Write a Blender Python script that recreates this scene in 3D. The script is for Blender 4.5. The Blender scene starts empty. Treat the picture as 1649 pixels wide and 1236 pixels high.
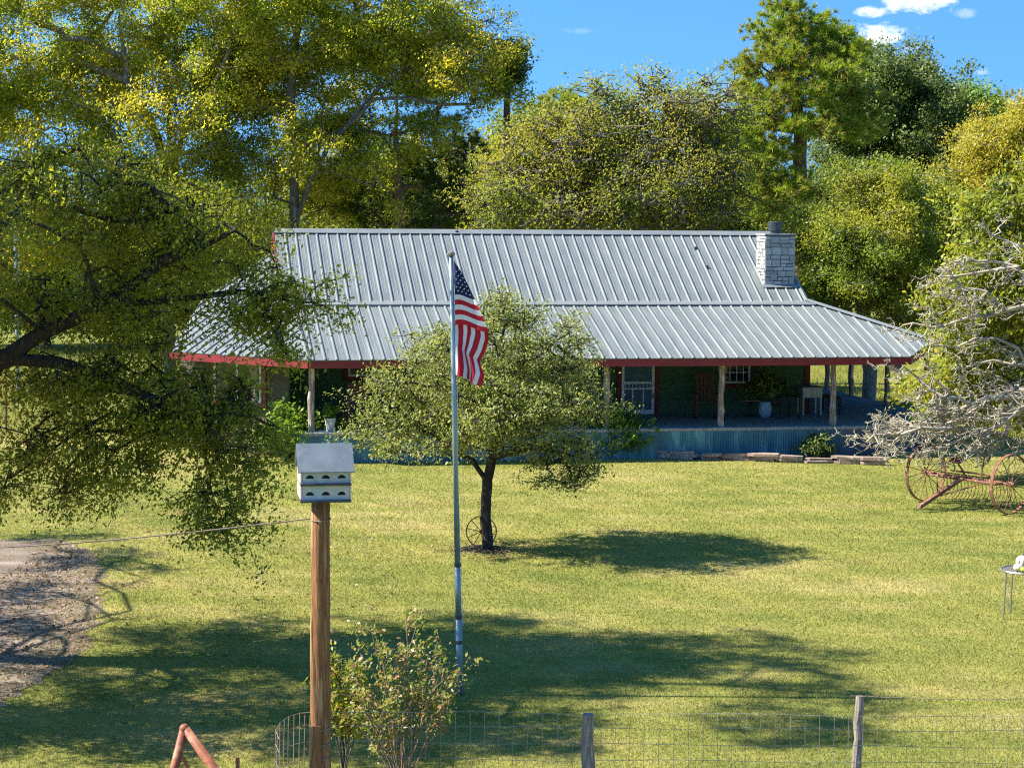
import bpy, math, random
import numpy as np
from mathutils import Vector, Matrix
R_ = math.radians
random.seed(7)
sc = bpy.context.scene
COL = sc.collection

# ------------------------------------------------------------------ camera model (real 70 mm drone view)
FPX, IW, IH = 3206.0, 1649.0, 1236.0
CX, CY = IW / 2, IH / 2
PITCH = math.atan((CY - 340) / FPX)
ROLL = R_(0.45)
CAMH = 6.53
_F = np.array([0, math.cos(PITCH), -math.sin(PITCH)])
_U0 = np.array([0, math.sin(PITCH), math.cos(PITCH)])
_R0 = np.array([1.0, 0, 0])
_R = math.cos(ROLL) * _R0 + math.sin(ROLL) * _U0
_U = -math.sin(ROLL) * _R0 + math.cos(ROLL) * _U0
CAM = np.array([0, 0, CAMH])

def ray(x, y):
    return _F + _R * (x - CX) / FPX - _U * (y - CY) / FPX
def gnd(x, y, z=0.0):
    d = ray(x, y); return CAM + d * ((z - CAMH) / d[2])
def at(x, y, Y):
    d = ray(x, y); return CAM + d * (Y / d[1])

cam_d = bpy.data.cameras.new('camera'); cam = bpy.data.objects.new('camera', cam_d); COL.objects.link(cam)
cam_d.sensor_width = 36.0; cam_d.lens = FPX * 36 / IW; cam_d.clip_end = 3000; cam_d.clip_start = 0.5
cam.matrix_world = Matrix(((_R[0], _U[0], -_F[0], 0), (_R[1], _U[1], -_F[1], 0), (_R[2], _U[2], -_F[2], CAMH), (0, 0, 0, 1)))
sc.camera = cam

# ------------------------------------------------------------------ object helpers
def tag(o, label=None, cat=None, group=None, kind=None):
    if label: o['label'] = label
    if cat: o['category'] = cat
    if group: o['group'] = group
    if kind: o['kind'] = kind
    return o

def empty(name, loc, rz=0.0, label=None, cat=None, group=None):
    o = bpy.data.objects.new(name, None); COL.objects.link(o)
    o.location = tuple(float(c) for c in loc); o.rotation_euler = (0, 0, rz); o.empty_display_size = 0.3
    return tag(o, label, cat, group)

def mesh_np(name, V, Fq, mats, parent=None, smooth=False, midx=None):
    """V (n,3), Fq (m,k) equal-sized faces"""
    me = bpy.data.meshes.new(name)
    V = np.asarray(V, np.float32); Fq = np.asarray(Fq, np.int32)
    m, k = Fq.shape
    me.vertices.add(len(V)); me.vertices.foreach_set('co', V.ravel())
    me.loops.add(m * k); me.loops.foreach_set('vertex_index', Fq.ravel())
    me.polygons.add(m); me.polygons.foreach_set('loop_start', np.arange(0, m * k, k, dtype=np.int32))
    me.polygons.foreach_set('loop_total', np.full(m, k, np.int32))
    for mt in (mats if isinstance(mats, (list, tuple)) else [mats]): me.materials.append(mt)
    if midx is not None: me.polygons.foreach_set('material_index', np.asarray(midx, np.int32))
    if smooth: me.polygons.foreach_set('use_smooth', np.ones(m, bool))
    me.update(calc_edges=True)
    o = bpy.data.objects.new(name, me); COL.objects.link(o)
    if parent: o.parent = parent
    return o

class MB:
    def __init__(s): s.v = []; s.f = []; s.m = []
    def add(s, vs, fs, mi=0):
        b = len(s.v); s.v += [tuple(map(float, p)) for p in vs]
        for f in fs: s.f.append(tuple(b + i for i in f)); s.m.append(mi)
    def bb(s, x0, x1, y0, y1, z0, z1, mi=0, M=None):
        vs = [Vector((x, y, z)) for z in (z0, z1) for y in (y0, y1) for x in (x0, x1)]
        if M is not None: vs = [M @ p for p in vs]
        s.add(vs, [(0, 2, 3, 1), (4, 5, 7, 6), (0, 1, 5, 4), (2, 6, 7, 3), (0, 4, 6, 2), (1, 3, 7, 5)], mi); return s
    def box(s, c, d, rz=0, mi=0, rx=0, ry=0):
        M = Matrix.Translation(Vector(tuple(map(float, c)))) @ Matrix.Rotation(rz, 4, 'Z') @ Matrix.Rotation(rx, 4, 'X') @ Matrix.Rotation(ry, 4, 'Y')
        return s.bb(-d[0] / 2, d[0] / 2, -d[1] / 2, d[1] / 2, -d[2] / 2, d[2] / 2, mi, M)
    def prism(s, pts, vec, mi=0):
        n = len(pts); a = [Vector(tuple(map(float, p))) for p in pts]; vec = Vector(vec); b = [p + vec for p in a]
        s.add(a + b, [tuple(range(n))[::-1], tuple(range(n, 2 * n))] + [(i, (i + 1) % n, n + (i + 1) % n, n + i) for i in range(n)], mi); return s
    def tube(s, pts, r, n=8, mi=0, cap=True, closed=False):
        P = [Vector(tuple(map(float, p))) for p in pts]; k = len(P)
        rr = r if isinstance(r, (list, tuple)) else [r] * k
        b = len(s.v); up = None
        for i in range(k):
            if closed: d = P[(i + 1) % k] - P[i - 1]
            else: d = P[min(i + 1, k - 1)] - P[max(i - 1, 0)]
            d.normalize()
            if up is None: up = Vector((0, 0, 1)) if abs(d.z) < .9 else Vector((1, 0, 0))
            x = d.cross(up); x.normalize(); y = x.cross(d); up = y
            for j in range(n):
                a = 2 * math.pi * j / n; q = P[i] + (x * math.cos(a) + y * math.sin(a)) * rr[i]; s.v.append(tuple(q))
        for i in range(k if closed else k - 1):
            i2 = (i + 1) % k
            for j in range(n):
                j2 = (j + 1) % n; s.f.append((b + i * n + j, b + i * n + j2, b + i2 * n + j2, b + i2 * n + j)); s.m.append(mi)
        if cap and not closed:
            s.f.append(tuple(b + j for j in range(n))[::-1]); s.m.append(mi)
            s.f.append(tuple(b + (k - 1) * n + j for j in range(n))); s.m.append(mi)
        return s
    def lathe(s, prof, c=(0, 0, 0), n=20, mi=0):
        b = len(s.v); k = len(prof)
        for r, z in prof:
            for j in range(n):
                a = 2 * math.pi * j / n; s.v.append((c[0] + r * math.cos(a), c[1] + r * math.sin(a), c[2] + z))
        for i in range(k - 1):
            for j in range(n):
                j2 = (j + 1) % n; s.f.append((b + i * n + j, b + i * n + j2, b + (i + 1) * n + j2, b + (i + 1) * n + j)); s.m.append(mi)
        s.f.append(tuple(b + j for j in range(n))[::-1]); s.m.append(mi)
        s.f.append(tuple(b + (k - 1) * n + j for j in range(n))); s.m.append(mi)
        return s
    def build(s, name, mats, parent=None, smooth=False):
        me = bpy.data.meshes.new(name); me.from_pydata(s.v, [], s.f)
        for mt in (mats if isinstance(mats, (list, tuple)) else [mats]): me.materials.append(mt)
        me.polygons.foreach_set('material_index', np.array(s.m, np.int32))
        if smooth: me.polygons.foreach_set('use_smooth', np.ones(len(s.f), bool))
        me.update()
        o = bpy.data.objects.new(name, me); COL.objects.link(o)
        if parent: o.parent = parent
        return o

def copy_thing(o, parent=None):
    c = o.copy(); COL.objects.link(c)
    if parent: c.parent = parent
    for ch in list(o.children): copy_thing(ch, c)
    return c

# ------------------------------------------------------------------ materials
def nt_new(name):
    m = bpy.data.materials.new(name); m.use_nodes = True; nt = m.node_tree; nt.nodes.clear(); return m, nt
def N(nt, t, **kw):
    n = nt.nodes.new(t)
    for k, v in kw.items(): setattr(n, k, v)
    return n
def ramp(nt, stops, fac, interp='LINEAR'):
    r = N(nt, 'ShaderNodeValToRGB'); cr = r.color_ramp; cr.interpolation = interp
    while len(cr.elements) < len(stops): cr.elements.new(0.5)
    for e, (p, c) in zip(cr.elements, stops): e.position = p; e.color = (c[0], c[1], c[2], 1)
    nt.links.new(fac, r.inputs[0]); return r.outputs[0]
def noise(nt, vec, scale, detail=4, rough=.55):
    n = N(nt, 'ShaderNodeTexNoise'); n.inputs['Scale'].default_value = scale; n.inputs['Detail'].default_value = detail
    n.inputs['Roughness'].default_value = rough; nt.links.new(vec, n.inputs['Vector']); return n.outputs['Fac']
def mapping(nt, vec, scale=(1, 1, 1), rot=(0, 0, 0)):
    m = N(nt, 'ShaderNodeMapping'); m.inputs['Scale'].default_value = scale; m.inputs['Rotation'].default_value = rot
    nt.links.new(vec, m.inputs['Vector']); return m.outputs[0]
def mixc(nt, fac, a, b, mode='MIX'):
    m = N(nt, 'ShaderNodeMix', data_type='RGBA', blend_type=mode)
    for s, v in ((m.inputs[0], fac), (m.inputs[6], a), (m.inputs[7], b)):
        if isinstance(v, (tuple, list)): s.default_value = (*v[:3], 1)
        elif isinstance(v, (int, float)): s.default_value = v
        else: nt.links.new(v, s)
    return m.outputs[2]
def mth(nt, op, a, b=None, c=None, clamp=False):
    m = N(nt, 'ShaderNodeMath', operation=op); m.use_clamp = clamp
    for i, v in enumerate((a, b, c)):
        if v is None: continue
        if isinstance(v, (int, float)): m.inputs[i].default_value = v
        else: nt.links.new(v, m.inputs[i])
    return m.outputs[0]

def mat(name, c1, c2=None, c3=None, rough=.7, metal=0.0, scale=6, stretch=(1, 1, 1), bump=0.0, bscale=None, island=0.0, spec=.3, lo=.35, hi=.65, rvar=0.0):
    m, nt = nt_new(name)
    co = N(nt, 'ShaderNodeTexCoord').outputs['Object']
    v = mapping(nt, co, stretch)
    f = noise(nt, v, scale, 5, .6)
    c2 = c2 or tuple(x * .75 for x in c1)
    st = [(lo, c1), (hi, c2)] if c3 is None else [(lo, c1), ((lo + hi) / 2, c2), (hi, c3)]
    col = ramp(nt, st, f)
    if island:
        g = N(nt, 'ShaderNodeNewGeometry').outputs['Random Per Island']
        col = mixc(nt, 1.0, col, ramp(nt, [(0, (1 - island,) * 3), (1, (1 + island,) * 3)], g), 'MULTIPLY')
    b = N(nt, 'ShaderNodeBsdfPrincipled'); nt.links.new(col, b.inputs['Base Color'])
    b.inputs['Roughness'].default_value = rough; b.inputs['Metallic'].default_value = metal; b.inputs['Specular IOR Level'].default_value = spec
    if rvar: nt.links.new(mth(nt, 'MULTIPLY_ADD', f, rvar, rough - rvar / 2), b.inputs['Roughness'])
    if bump:
        bn = N(nt, 'ShaderNodeBump'); bn.inputs['Strength'].default_value = 1.0; bn.inputs['Distance'].default_value = bump
        nt.links.new(noise(nt, v, bscale or scale * 4, 4, .6), bn.inputs['Height']); nt.links.new(bn.outputs[0], b.inputs['Normal'])
    o = N(nt, 'ShaderNodeOutputMaterial'); nt.links.new(b.outputs[0], o.inputs[0]); return m

LEAF_GAIN = 1.4
def leaf_mat(name, pal, transl=.35, rough=.5, spec=.3, patch=None, pscale=.45):
    """pal: colours picked per leaf; patch: second palette used in broad patches of the crown"""
    m, nt = nt_new(name); pal = [tuple(x * LEAF_GAIN for x in c) for c in pal]; patch = patch and [tuple(x * LEAF_GAIN for x in c) for c in patch]
    rnd = N(nt, 'ShaderNodeNewGeometry').outputs['Random Per Island']
    k = len(pal); col = ramp(nt, [(i / max(1, k - 1), c) for i, c in enumerate(pal)], rnd)
    if patch:
        k = len(patch); col2 = ramp(nt, [(i / max(1, k - 1), c) for i, c in enumerate(patch)], rnd)
        co = N(nt, 'ShaderNodeTexCoord').outputs['Object']
        f = ramp(nt, [(.42, (0, 0, 0)), (.58, (1, 1, 1))], noise(nt, co, pscale, 3, .6))
        col = mixc(nt, f, col, col2)
    b = N(nt, 'ShaderNodeBsdfPrincipled'); nt.links.new(col, b.inputs['Base Color'])
    b.inputs['Roughness'].default_value = rough; b.inputs['Specular IOR Level'].default_value = spec
    t = N(nt, 'ShaderNodeBsdfTranslucent'); nt.links.new(mixc(nt, 1.0, col, (1.5, 1.5, .8), 'MULTIPLY'), t.inputs[0])
    mx = N(nt, 'ShaderNodeMixShader'); mx.inputs[0].default_value = transl
    nt.links.new(b.outputs[0], mx.inputs[1]); nt.links.new(t.outputs[0], mx.inputs[2])
    o = N(nt, 'ShaderNodeOutputMaterial'); nt.links.new(mx.outputs[0], o.inputs[0]); return m

def lawn_color(nt):
    pos = N(nt, 'ShaderNodeNewGeometry').outputs['Position']
    flat = mapping(nt, pos, (1, 1, 0))
    big = noise(nt, flat, .16, 3, .5); mid = noise(nt, mapping(nt, flat, (.6, 1.4, 1)), .55, 5, .65); fine = noise(nt, flat, 7.0, 4, .7)
    c = ramp(nt, [(.36, GRASS_G), (.50, GRASS_Y), (.63, GRASS_T)], mth(nt, 'MULTIPLY_ADD', mid, .6, mth(nt, 'MULTIPLY', big, .4)))
    c = mixc(nt, .3, c, ramp(nt, [(.25, tuple(x * .45 for x in GRASS_G)), (.5, GRASS_Y), (.75, GRASS_T)], fine))
    c = mixc(nt, mth(nt, 'MULTIPLY', ramp(nt, [(.58, (0, 0, 0)), (.70, (1, 1, 1))], noise(nt, mapping(nt, flat, (.6, 1.3, 1)), .55, 6, .65)), .40), c, (.30, .20, .10))
    # faint mower tracks running back to front
    w = N(nt, 'ShaderNodeTexWave', wave_type='BANDS', bands_direction='X'); w.inputs['Scale'].default_value = .22; w.inputs['Distortion'].default_value = 2.5; w.inputs['Detail'].default_value = 2
    w.inputs['Detail Scale'].default_value = .4
    nt.links.new(mapping(nt, flat, (1, 1, 1), (0, 0, R_(-28))), w.inputs['Vector'])
    c = mixc(nt, 1.0, c, ramp(nt, [(0, (.95, .97, .95)), (.8, (1.0, 1.0, 1.0)), (1, (1.1, 1.08, 1.05))], w.outputs['Fac']), 'MULTIPLY')
    return c, pos
GRASS_G = (.135, .178, .034); GRASS_Y = (.285, .282, .072); GRASS_T = (.44, .365, .15)

def grass_ground_mat():
    m, nt = nt_new('lawn_turf'); c, pos = lawn_color(nt)
    fl = mapping(nt, pos, (1, 1, 0))
    dirt = ramp(nt, [(.62, (0, 0, 0)), (.74, (1, 1, 1))], noise(nt, fl, .8, 6, .7))
    c = mixc(nt, mth(nt, 'MULTIPLY', dirt, .45), c, (.25, .19, .10))
    sx = N(nt, 'ShaderNodeSeparateXYZ'); nt.links.new(pos, sx.inputs[0])
    far = mth(nt, 'MULTIPLY_ADD', sx.outputs['Y'], .08, -4.6, clamp=True)
    c = mixc(nt, far, c, ramp(nt, [(.3, (.10, .14, .025)), (.7, (.26, .24, .06))], noise(nt, fl, .3, 4)))
    b = N(nt, 'ShaderNodeBsdfPrincipled'); nt.links.new(c, b.inputs['Base Color']); b.inputs['Roughness'].default_value = .95; b.inputs['Specular IOR Level'].default_value = .05
    bn = N(nt, 'ShaderNodeBump'); bn.inputs['Strength'].default_value = 1; bn.inputs['Distance'].default_value = .04
    nt.links.new(noise(nt, pos, 22, 4, .7), bn.inputs['Height']); nt.links.new(bn.outputs[0], b.inputs['Normal'])
    o = N(nt, 'ShaderNodeOutputMaterial'); nt.links.new(b.outputs[0], o.inputs[0]); return m

def blade_mat():
    m, nt = nt_new('grass_blades'); c, pos = lawn_color(nt)
    rnd = N(nt, 'ShaderNodeNewGeometry').outputs['Random Per Island']
    c = mixc(nt, 1.0, c, ramp(nt, [(0, (.75, .85, .7)), (.6, (1.0, 1.04, .92)), (1, (1.22, 1.14, 1.1))], rnd), 'MULTIPLY')
    b = N(nt, 'ShaderNodeBsdfPrincipled'); nt.links.new(c, b.inputs['Base Color']); b.inputs['Roughness'].default_value = .6; b.inputs['Specular IOR Level'].default_value = .2
    t = N(nt, 'ShaderNodeBsdfTranslucent'); nt.links.new(c, t.inputs[0])
    mx = N(nt, 'ShaderNodeMixShader'); mx.inputs[0].default_value = .35
    nt.links.new(b.outputs[0], mx.inputs[1]); nt.links.new(t.outputs[0], mx.inputs[2])
    o = N(nt, 'ShaderNodeOutputMaterial'); nt.links.new(mx.outputs[0], o.inputs[0]); return m

M = {}
M['roof'] = mat('galvanised_roof', (.23, .25, .238), (.155, .178, .178), rough=.5, metal=.2, scale=1.6, stretch=(4.5, .3, 1), rvar=.1, spec=.5)
M['trim_metal'] = mat('roof_trim_metal', (.24, .262, .255), (.19, .21, .208), rough=.45, metal=.2, scale=2)
M['red'] = mat('barn_red_paint', (.25, .03, .036), (.19, .022, .028), rough=.5, scale=3, stretch=(.4, 1, 1))
M['darkred'] = mat('brown_red_trim', (.16, .035, .022), (.12, .025, .018), rough=.65, scale=5)
M['green'] = mat('green_siding', (.055, .13, .06), (.045, .10, .05), rough=.7, scale=3, stretch=(.3, 1, 3), bump=.002, bscale=20)
M['white'] = mat('white_paint', (.72, .74, .72), (.6, .62, .6), rough=.5, scale=7)
M['screen'] = mat('door_screen', (.06, .14, .19), (.04, .10, .14), rough=.5, scale=5)
M['glass'] = mat('window_glass', (.02, .035, .035), (.012, .02, .022), rough=.06, scale=3, spec=.6)
M['deck'] = mat('weathered_deck_shade_tint', (.14, .235, .25), (.10, .185, .21), (.20, .25, .235), rough=.85, scale=4, stretch=(.25, 3, 1), bump=.003)  # weathered grain; the teal is blue sky-lit shade mixed into the board colour
M['deckedge'] = mat('deck_edge', (.42, .40, .36), (.25, .24, .22), rough=.9, scale=5, stretch=(3, 1, 1))
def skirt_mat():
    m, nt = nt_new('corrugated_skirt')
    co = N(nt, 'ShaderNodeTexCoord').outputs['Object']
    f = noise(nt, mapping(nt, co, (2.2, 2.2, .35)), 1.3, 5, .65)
    c = ramp(nt, [(.28, (.03, .10, .15)), (.44, (.05, .165, .215)), (.55, (.08, .23, .265)), (.68, (.24, .48, .50))], f)  # blue of sky-lit shade and pale sky reflection painted onto the grey metal
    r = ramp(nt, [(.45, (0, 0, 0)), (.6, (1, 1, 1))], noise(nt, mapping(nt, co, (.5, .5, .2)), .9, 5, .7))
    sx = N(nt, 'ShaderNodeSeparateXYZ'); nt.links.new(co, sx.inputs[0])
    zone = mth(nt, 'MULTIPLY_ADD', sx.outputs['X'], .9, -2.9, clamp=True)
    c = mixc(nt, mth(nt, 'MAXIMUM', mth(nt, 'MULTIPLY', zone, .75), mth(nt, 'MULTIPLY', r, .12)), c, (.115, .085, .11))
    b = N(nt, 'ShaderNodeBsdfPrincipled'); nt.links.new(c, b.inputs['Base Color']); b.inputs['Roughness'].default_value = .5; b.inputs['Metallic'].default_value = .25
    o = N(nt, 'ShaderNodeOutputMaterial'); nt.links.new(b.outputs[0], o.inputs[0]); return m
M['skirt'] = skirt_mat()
M['cedar'] = mat('cedar_post', (.42, .36, .30), (.22, .15, .11), (.55, .50, .44), rough=.9, scale=9, stretch=(1, 1, .22), bump=.012, bscale=14)
M['stone'] = mat('chimney_stone', (.42, .42, .39), (.33, .35, .34), rough=.9, scale=10, bump=.01, bscale=25, island=.22)
M['mortar'] = mat('mortar', (.16, .17, .18), (.11, .12, .13), rough=.95, scale=20)
M['flue'] = mat('flue_metal', (.07, .095, .11), (.045, .06, .075), rough=.45, metal=.4, scale=6)
M['edgestone'] = mat('flat_edging_stone', (.33, .24, .19), (.23, .165, .13), (.42, .34, .28), rough=.95, scale=9, bump=.01, island=.25)
M['polewood'] = mat('utility_pole_wood', (.34, .175, .075), (.17, .075, .03), (.42, .26, .13), rough=.85, scale=6, stretch=(2.6, 2.6, .2), bump=.02, bscale=13)
M['grey_post'] = mat('grey_weathered_post', (.34, .30, .26), (.17, .145, .125), (.42, .39, .36), rough=.95, scale=10, stretch=(2, 2, .2), bump=.02, bscale=14)
M['wire'] = mat('galvanised_wire', (.36, .37, .35), (.24, .22, .19), rough=.5, metal=.5, scale=4)
M['rustwire'] = mat('rusty_wire', (.22, .14, .09), (.30, .26, .22), rough=.8, metal=.2, scale=5)
M['rust'] = mat('rusted_iron', (.24, .105, .055), (.15, .07, .045), (.32, .19, .13), rough=.85, metal=.1, scale=9, bump=.003)
M['redpipe'] = mat('red_oxide_pipe', (.34, .115, .055), (.22, .075, .04), (.40, .19, .11), rough=.55, scale=7, bump=.001)
M['flagpole'] = mat('painted_flagpole', (.27, .35, .38), (.22, .30, .33), rough=.4, metal=.3, scale=4)
M['darkmetal'] = mat('dark_metal', (.06, .055, .05), (.10, .09, .08), rough=.55, metal=.4, scale=8)
M['bhwhite'] = mat('birdhouse_paint', (.50, .54, .53), (.36, .44, .46), (.52, .50, .45), rough=.55, scale=5)
M['bhpink'] = mat('birdhouse_gable', (.66, .56, .50), (.58, .48, .42), rough=.6, scale=6)
M['black'] = mat('hole_shade_black', (.008, .008, .009), (.01, .01, .01), rough=.9)
M['bhroof'] = mat('birdhouse_metal_roof', (.20, .235, .25), (.15, .18, .20), (.24, .27, .28), rough=.4, metal=.3, scale=2.5, rvar=.15, spec=.5)
M['fred'] = mat('flag_red', (.50, .012, .03), (.42, .01, .025), rough=.75, scale=12)
M['fwhite'] = mat('flag_white', (.74, .74, .74), (.66, .67, .68), rough=.75, scale=12)
M['fblue'] = mat('flag_blue', (.008, .014, .06), (.012, .022, .09), rough=.75, scale=12)
M['bark'] = mat('oak_bark', (.13, .105, .085), (.07, .055, .045), (.20, .175, .15), rough=.95, scale=6, stretch=(2, 2, .5), bump=.02)
M['barkgrey'] = mat('grey_lichen_bark', (.30, .28, .24), (.17, .15, .13), (.38, .37, .33), rough=.95, scale=4, stretch=(2, 2, .7), bump=.02)
M['barkmid'] = mat('grey_brown_bark', (.17, .15, .125), (.09, .08, .065), (.24, .22, .19), rough=.95, scale=4, stretch=(2, 2, .7), bump=.02)
M['barkpine'] = mat('pine_bark', (.24, .15, .10), (.13, .085, .06), (.30, .22, .17), rough=.95, scale=5, stretch=(2, 2, .6), bump=.03)
M['barkdark'] = mat('dark_oak_bark', (.055, .045, .038), (.03, .026, .022), (.09, .08, .07), rough=.95, scale=6, stretch=(2, 2, .5), bump=.02)
M['lichen'] = mat('dead_lichen_branch', (.42, .37, .29), (.26, .225, .175), (.50, .46, .36), rough=.95, scale=3, bump=.01)
M['chairwood'] = mat('brown_chair_wood', (.13, .055, .035), (.09, .04, .028), rough=.7, scale=8)
M['blackmetal'] = mat('black_patio_metal', (.02, .018, .016), (.03, .025, .02), rough=.5, scale=8)
M['cream'] = mat('cream_painted_metal', (.55, .52, .42), (.42, .40, .33), rough=.5, scale=6)
M['teal'] = mat('faded_teal_paint', (.22, .33, .33), (.15, .25, .26), rough=.6, scale=6)
M['potblue'] = mat('pale_blue_glaze', (.30, .46, .52), (.24, .38, .45), rough=.25, scale=5)
M['potwhite'] = mat('pale_grey_planter', (.55, .56, .55), (.45, .46, .46), rough=.7, scale=8)
M['soil'] = mat('bed_soil', (.09, .065, .045), (.05, .038, .03), rough=1, scale=14, bump=.02)
M['tanwood'] = mat('tan_wood_boards', (.26, .19, .14), (.18, .125, .09), rough=.85, scale=5, stretch=(5, 5, .4), bump=.004)
M['tanwall'] = mat('olive_room_siding', (.11, .09, .055), (.075, .06, .04), rough=.8, scale=4, stretch=(.4, .4, 2))
M['tablemetal'] = mat('grey_table_metal', (.28, .27, .26), (.2, .19, .18), rough=.4, metal=.5, scale=8)
M['gourdw'] = mat('cream_pumpkin', (.66, .60, .46), (.58, .50, .36), rough=.5, scale=6)
M['gourdg'] = mat('green_yellow_gourd', (.14, .22, .03), (.50, .42, .06), rough=.45, scale=9)

# ------------------------------------------------------------------ daylight
SUN_EL, SUN_BACK = R_(44), R_(0)
SUN = Vector((-math.cos(SUN_EL) * math.cos(SUN_BACK), math.cos(SUN_EL) * math.sin(SUN_BACK), math.sin(SUN_EL)))
sd = bpy.data.lights.new('sun', 'SUN'); sd.energy = 4.6; sd.angle = R_(.5); sd.color = (1.0, .93, .80)
so = bpy.data.objects.new('sun', sd); COL.objects.link(so); so.rotation_euler = SUN.to_track_quat('Z', 'Y').to_euler(); so.location = (-30, 20, 40)
w = bpy.data.worlds.new('World'); sc.world = w; w.use_nodes = True; nt = w.node_tree; nt.nodes.clear()
tc = N(nt, 'ShaderNodeTexCoord').outputs['Generated']
add = N(nt, 'ShaderNodeVectorMath', operation='ADD'); nt.links.new(tc, add.inputs[0]); add.inputs[1].default_value = (0, 0, .24)
nrm = N(nt, 'ShaderNodeVectorMath', operation='NORMALIZE'); nt.links.new(add.outputs[0], nrm.inputs[0])
sky = N(nt, 'ShaderNodeTexSky', sky_type='NISHITA'); sky.sun_disc = False; sky.sun_elevation = SUN_EL; sky.sun_rotation = R_(-88)
sky.air_density = 1.0; sky.dust_density = .15; sky.ozone_density = 5.0; sky.altitude = 100
nt.links.new(nrm.outputs[0], sky.inputs[0])
hs = N(nt, 'ShaderNodeHueSaturation'); hs.inputs['Saturation'].default_value = 1.22; nt.links.new(sky.outputs[0], hs.inputs['Color'])
sx = N(nt, 'ShaderNodeSeparateXYZ'); nt.links.new(tc, sx.inputs[0])
yy = mth(nt, 'MAXIMUM', sx.outputs['Y'], .05)
px_ = mth(nt, 'DIVIDE', sx.outputs['X'], yy); pz_ = mth(nt, 'DIVIDE', sx.outputs['Z'], yy)
cmb = N(nt, 'ShaderNodeCombineXYZ'); nt.links.new(px_, cmb.inputs[0]); nt.links.new(pz_, cmb.inputs[2])
nz = noise(nt, mapping(nt, cmb.outputs[0], (1, 1, 1.8)), 110, 6, .62)
mask = None
for (x, y, rx, ry, s) in ((1478, -2, 64, 22, 1.0), (1418, 58, 40, 19, 1.0), (1404, 18, 24, 11, .9), (1555, 21, 20, 8, .25), (935, 50, 30, 5, .1), (1470, 78, 22, 8, .22), (1582, 116, 12, 5, .25), (1300, -60, 90, 30, .9)):
    d = ray(x, y); a, b_ = d[0] / d[1], d[2] / d[1]
    ex = mth(nt, 'DIVIDE', mth(nt, 'SUBTRACT', px_, float(a)), rx / FPX); ez = mth(nt, 'DIVIDE', mth(nt, 'SUBTRACT', pz_, float(b_)), ry / FPX)
    dd = mth(nt, 'SQRT', mth(nt, 'ADD', mth(nt, 'MULTIPLY', ex, ex), mth(nt, 'MULTIPLY', ez, ez)))
    k = mth(nt, 'MULTIPLY', mth(nt, 'MULTIPLY_ADD', mth(nt, 'SUBTRACT', mth(nt, 'MULTIPLY_ADD', nz, 2.6, -.2), dd), 1.3, 0, clamp=True), s)
    mask = k if mask is None else mth(nt, 'MAXIMUM', mask, k)
bg = N(nt, 'ShaderNodeBackground'); bg.inputs[1].default_value = .10
nt.links.new(mixc(nt, mask, hs.outputs[0], (5.2, 5.3, 5.5)), bg.inputs[0])
wo = N(nt, 'ShaderNodeOutputWorld'); nt.links.new(bg.outputs[0], wo.inputs[0])
vs = sc.view_settings; vs.view_transform = 'Standard'; vs.look = 'None'; vs.exposure = 1.5; vs.gamma = 1
sc.cycles.max_bounces = 6; sc.cycles.diffuse_bounces = 3; sc.cycles.glossy_bounces = 2; sc.cycles.transmission_bounces = 4; sc.cycles.transparent_max_bounces = 6
sc.cycles.sample_clamp_indirect = 6; sc.cycles.use_denoising = False; sc.cycles.filter_width = 1.15

# ------------------------------------------------------------------ ground
def ground_sheet():
    xs = np.concatenate([np.linspace(-900, -60, 12), np.linspace(-55, 55, 111), np.linspace(60, 900, 12)])
    ys = np.concatenate([np.linspace(-200, 4, 8), np.linspace(6, 120, 115), np.linspace(125, 1600, 20)])
    X, Y = np.meshgrid(xs, ys); Z = np.zeros_like(X)
    far = np.clip((Y - 62) / 60, 0, 1); Z += far * 0.4 * np.sin(X * .05) - .0
    V = np.stack([X, Y, Z], -1).reshape(-1, 3); nx = len(xs); ny = len(ys)
    i, j = np.meshgrid(np.arange(nx - 1), np.arange(ny - 1)); a = (j * nx + i).ravel()
    o = mesh_np('lawn', V, np.stack([a, a + 1, a + nx + 1, a + nx], 1), grass_ground_mat(), smooth=True); tag(o, kind='structure')
ground_sheet()

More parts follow.
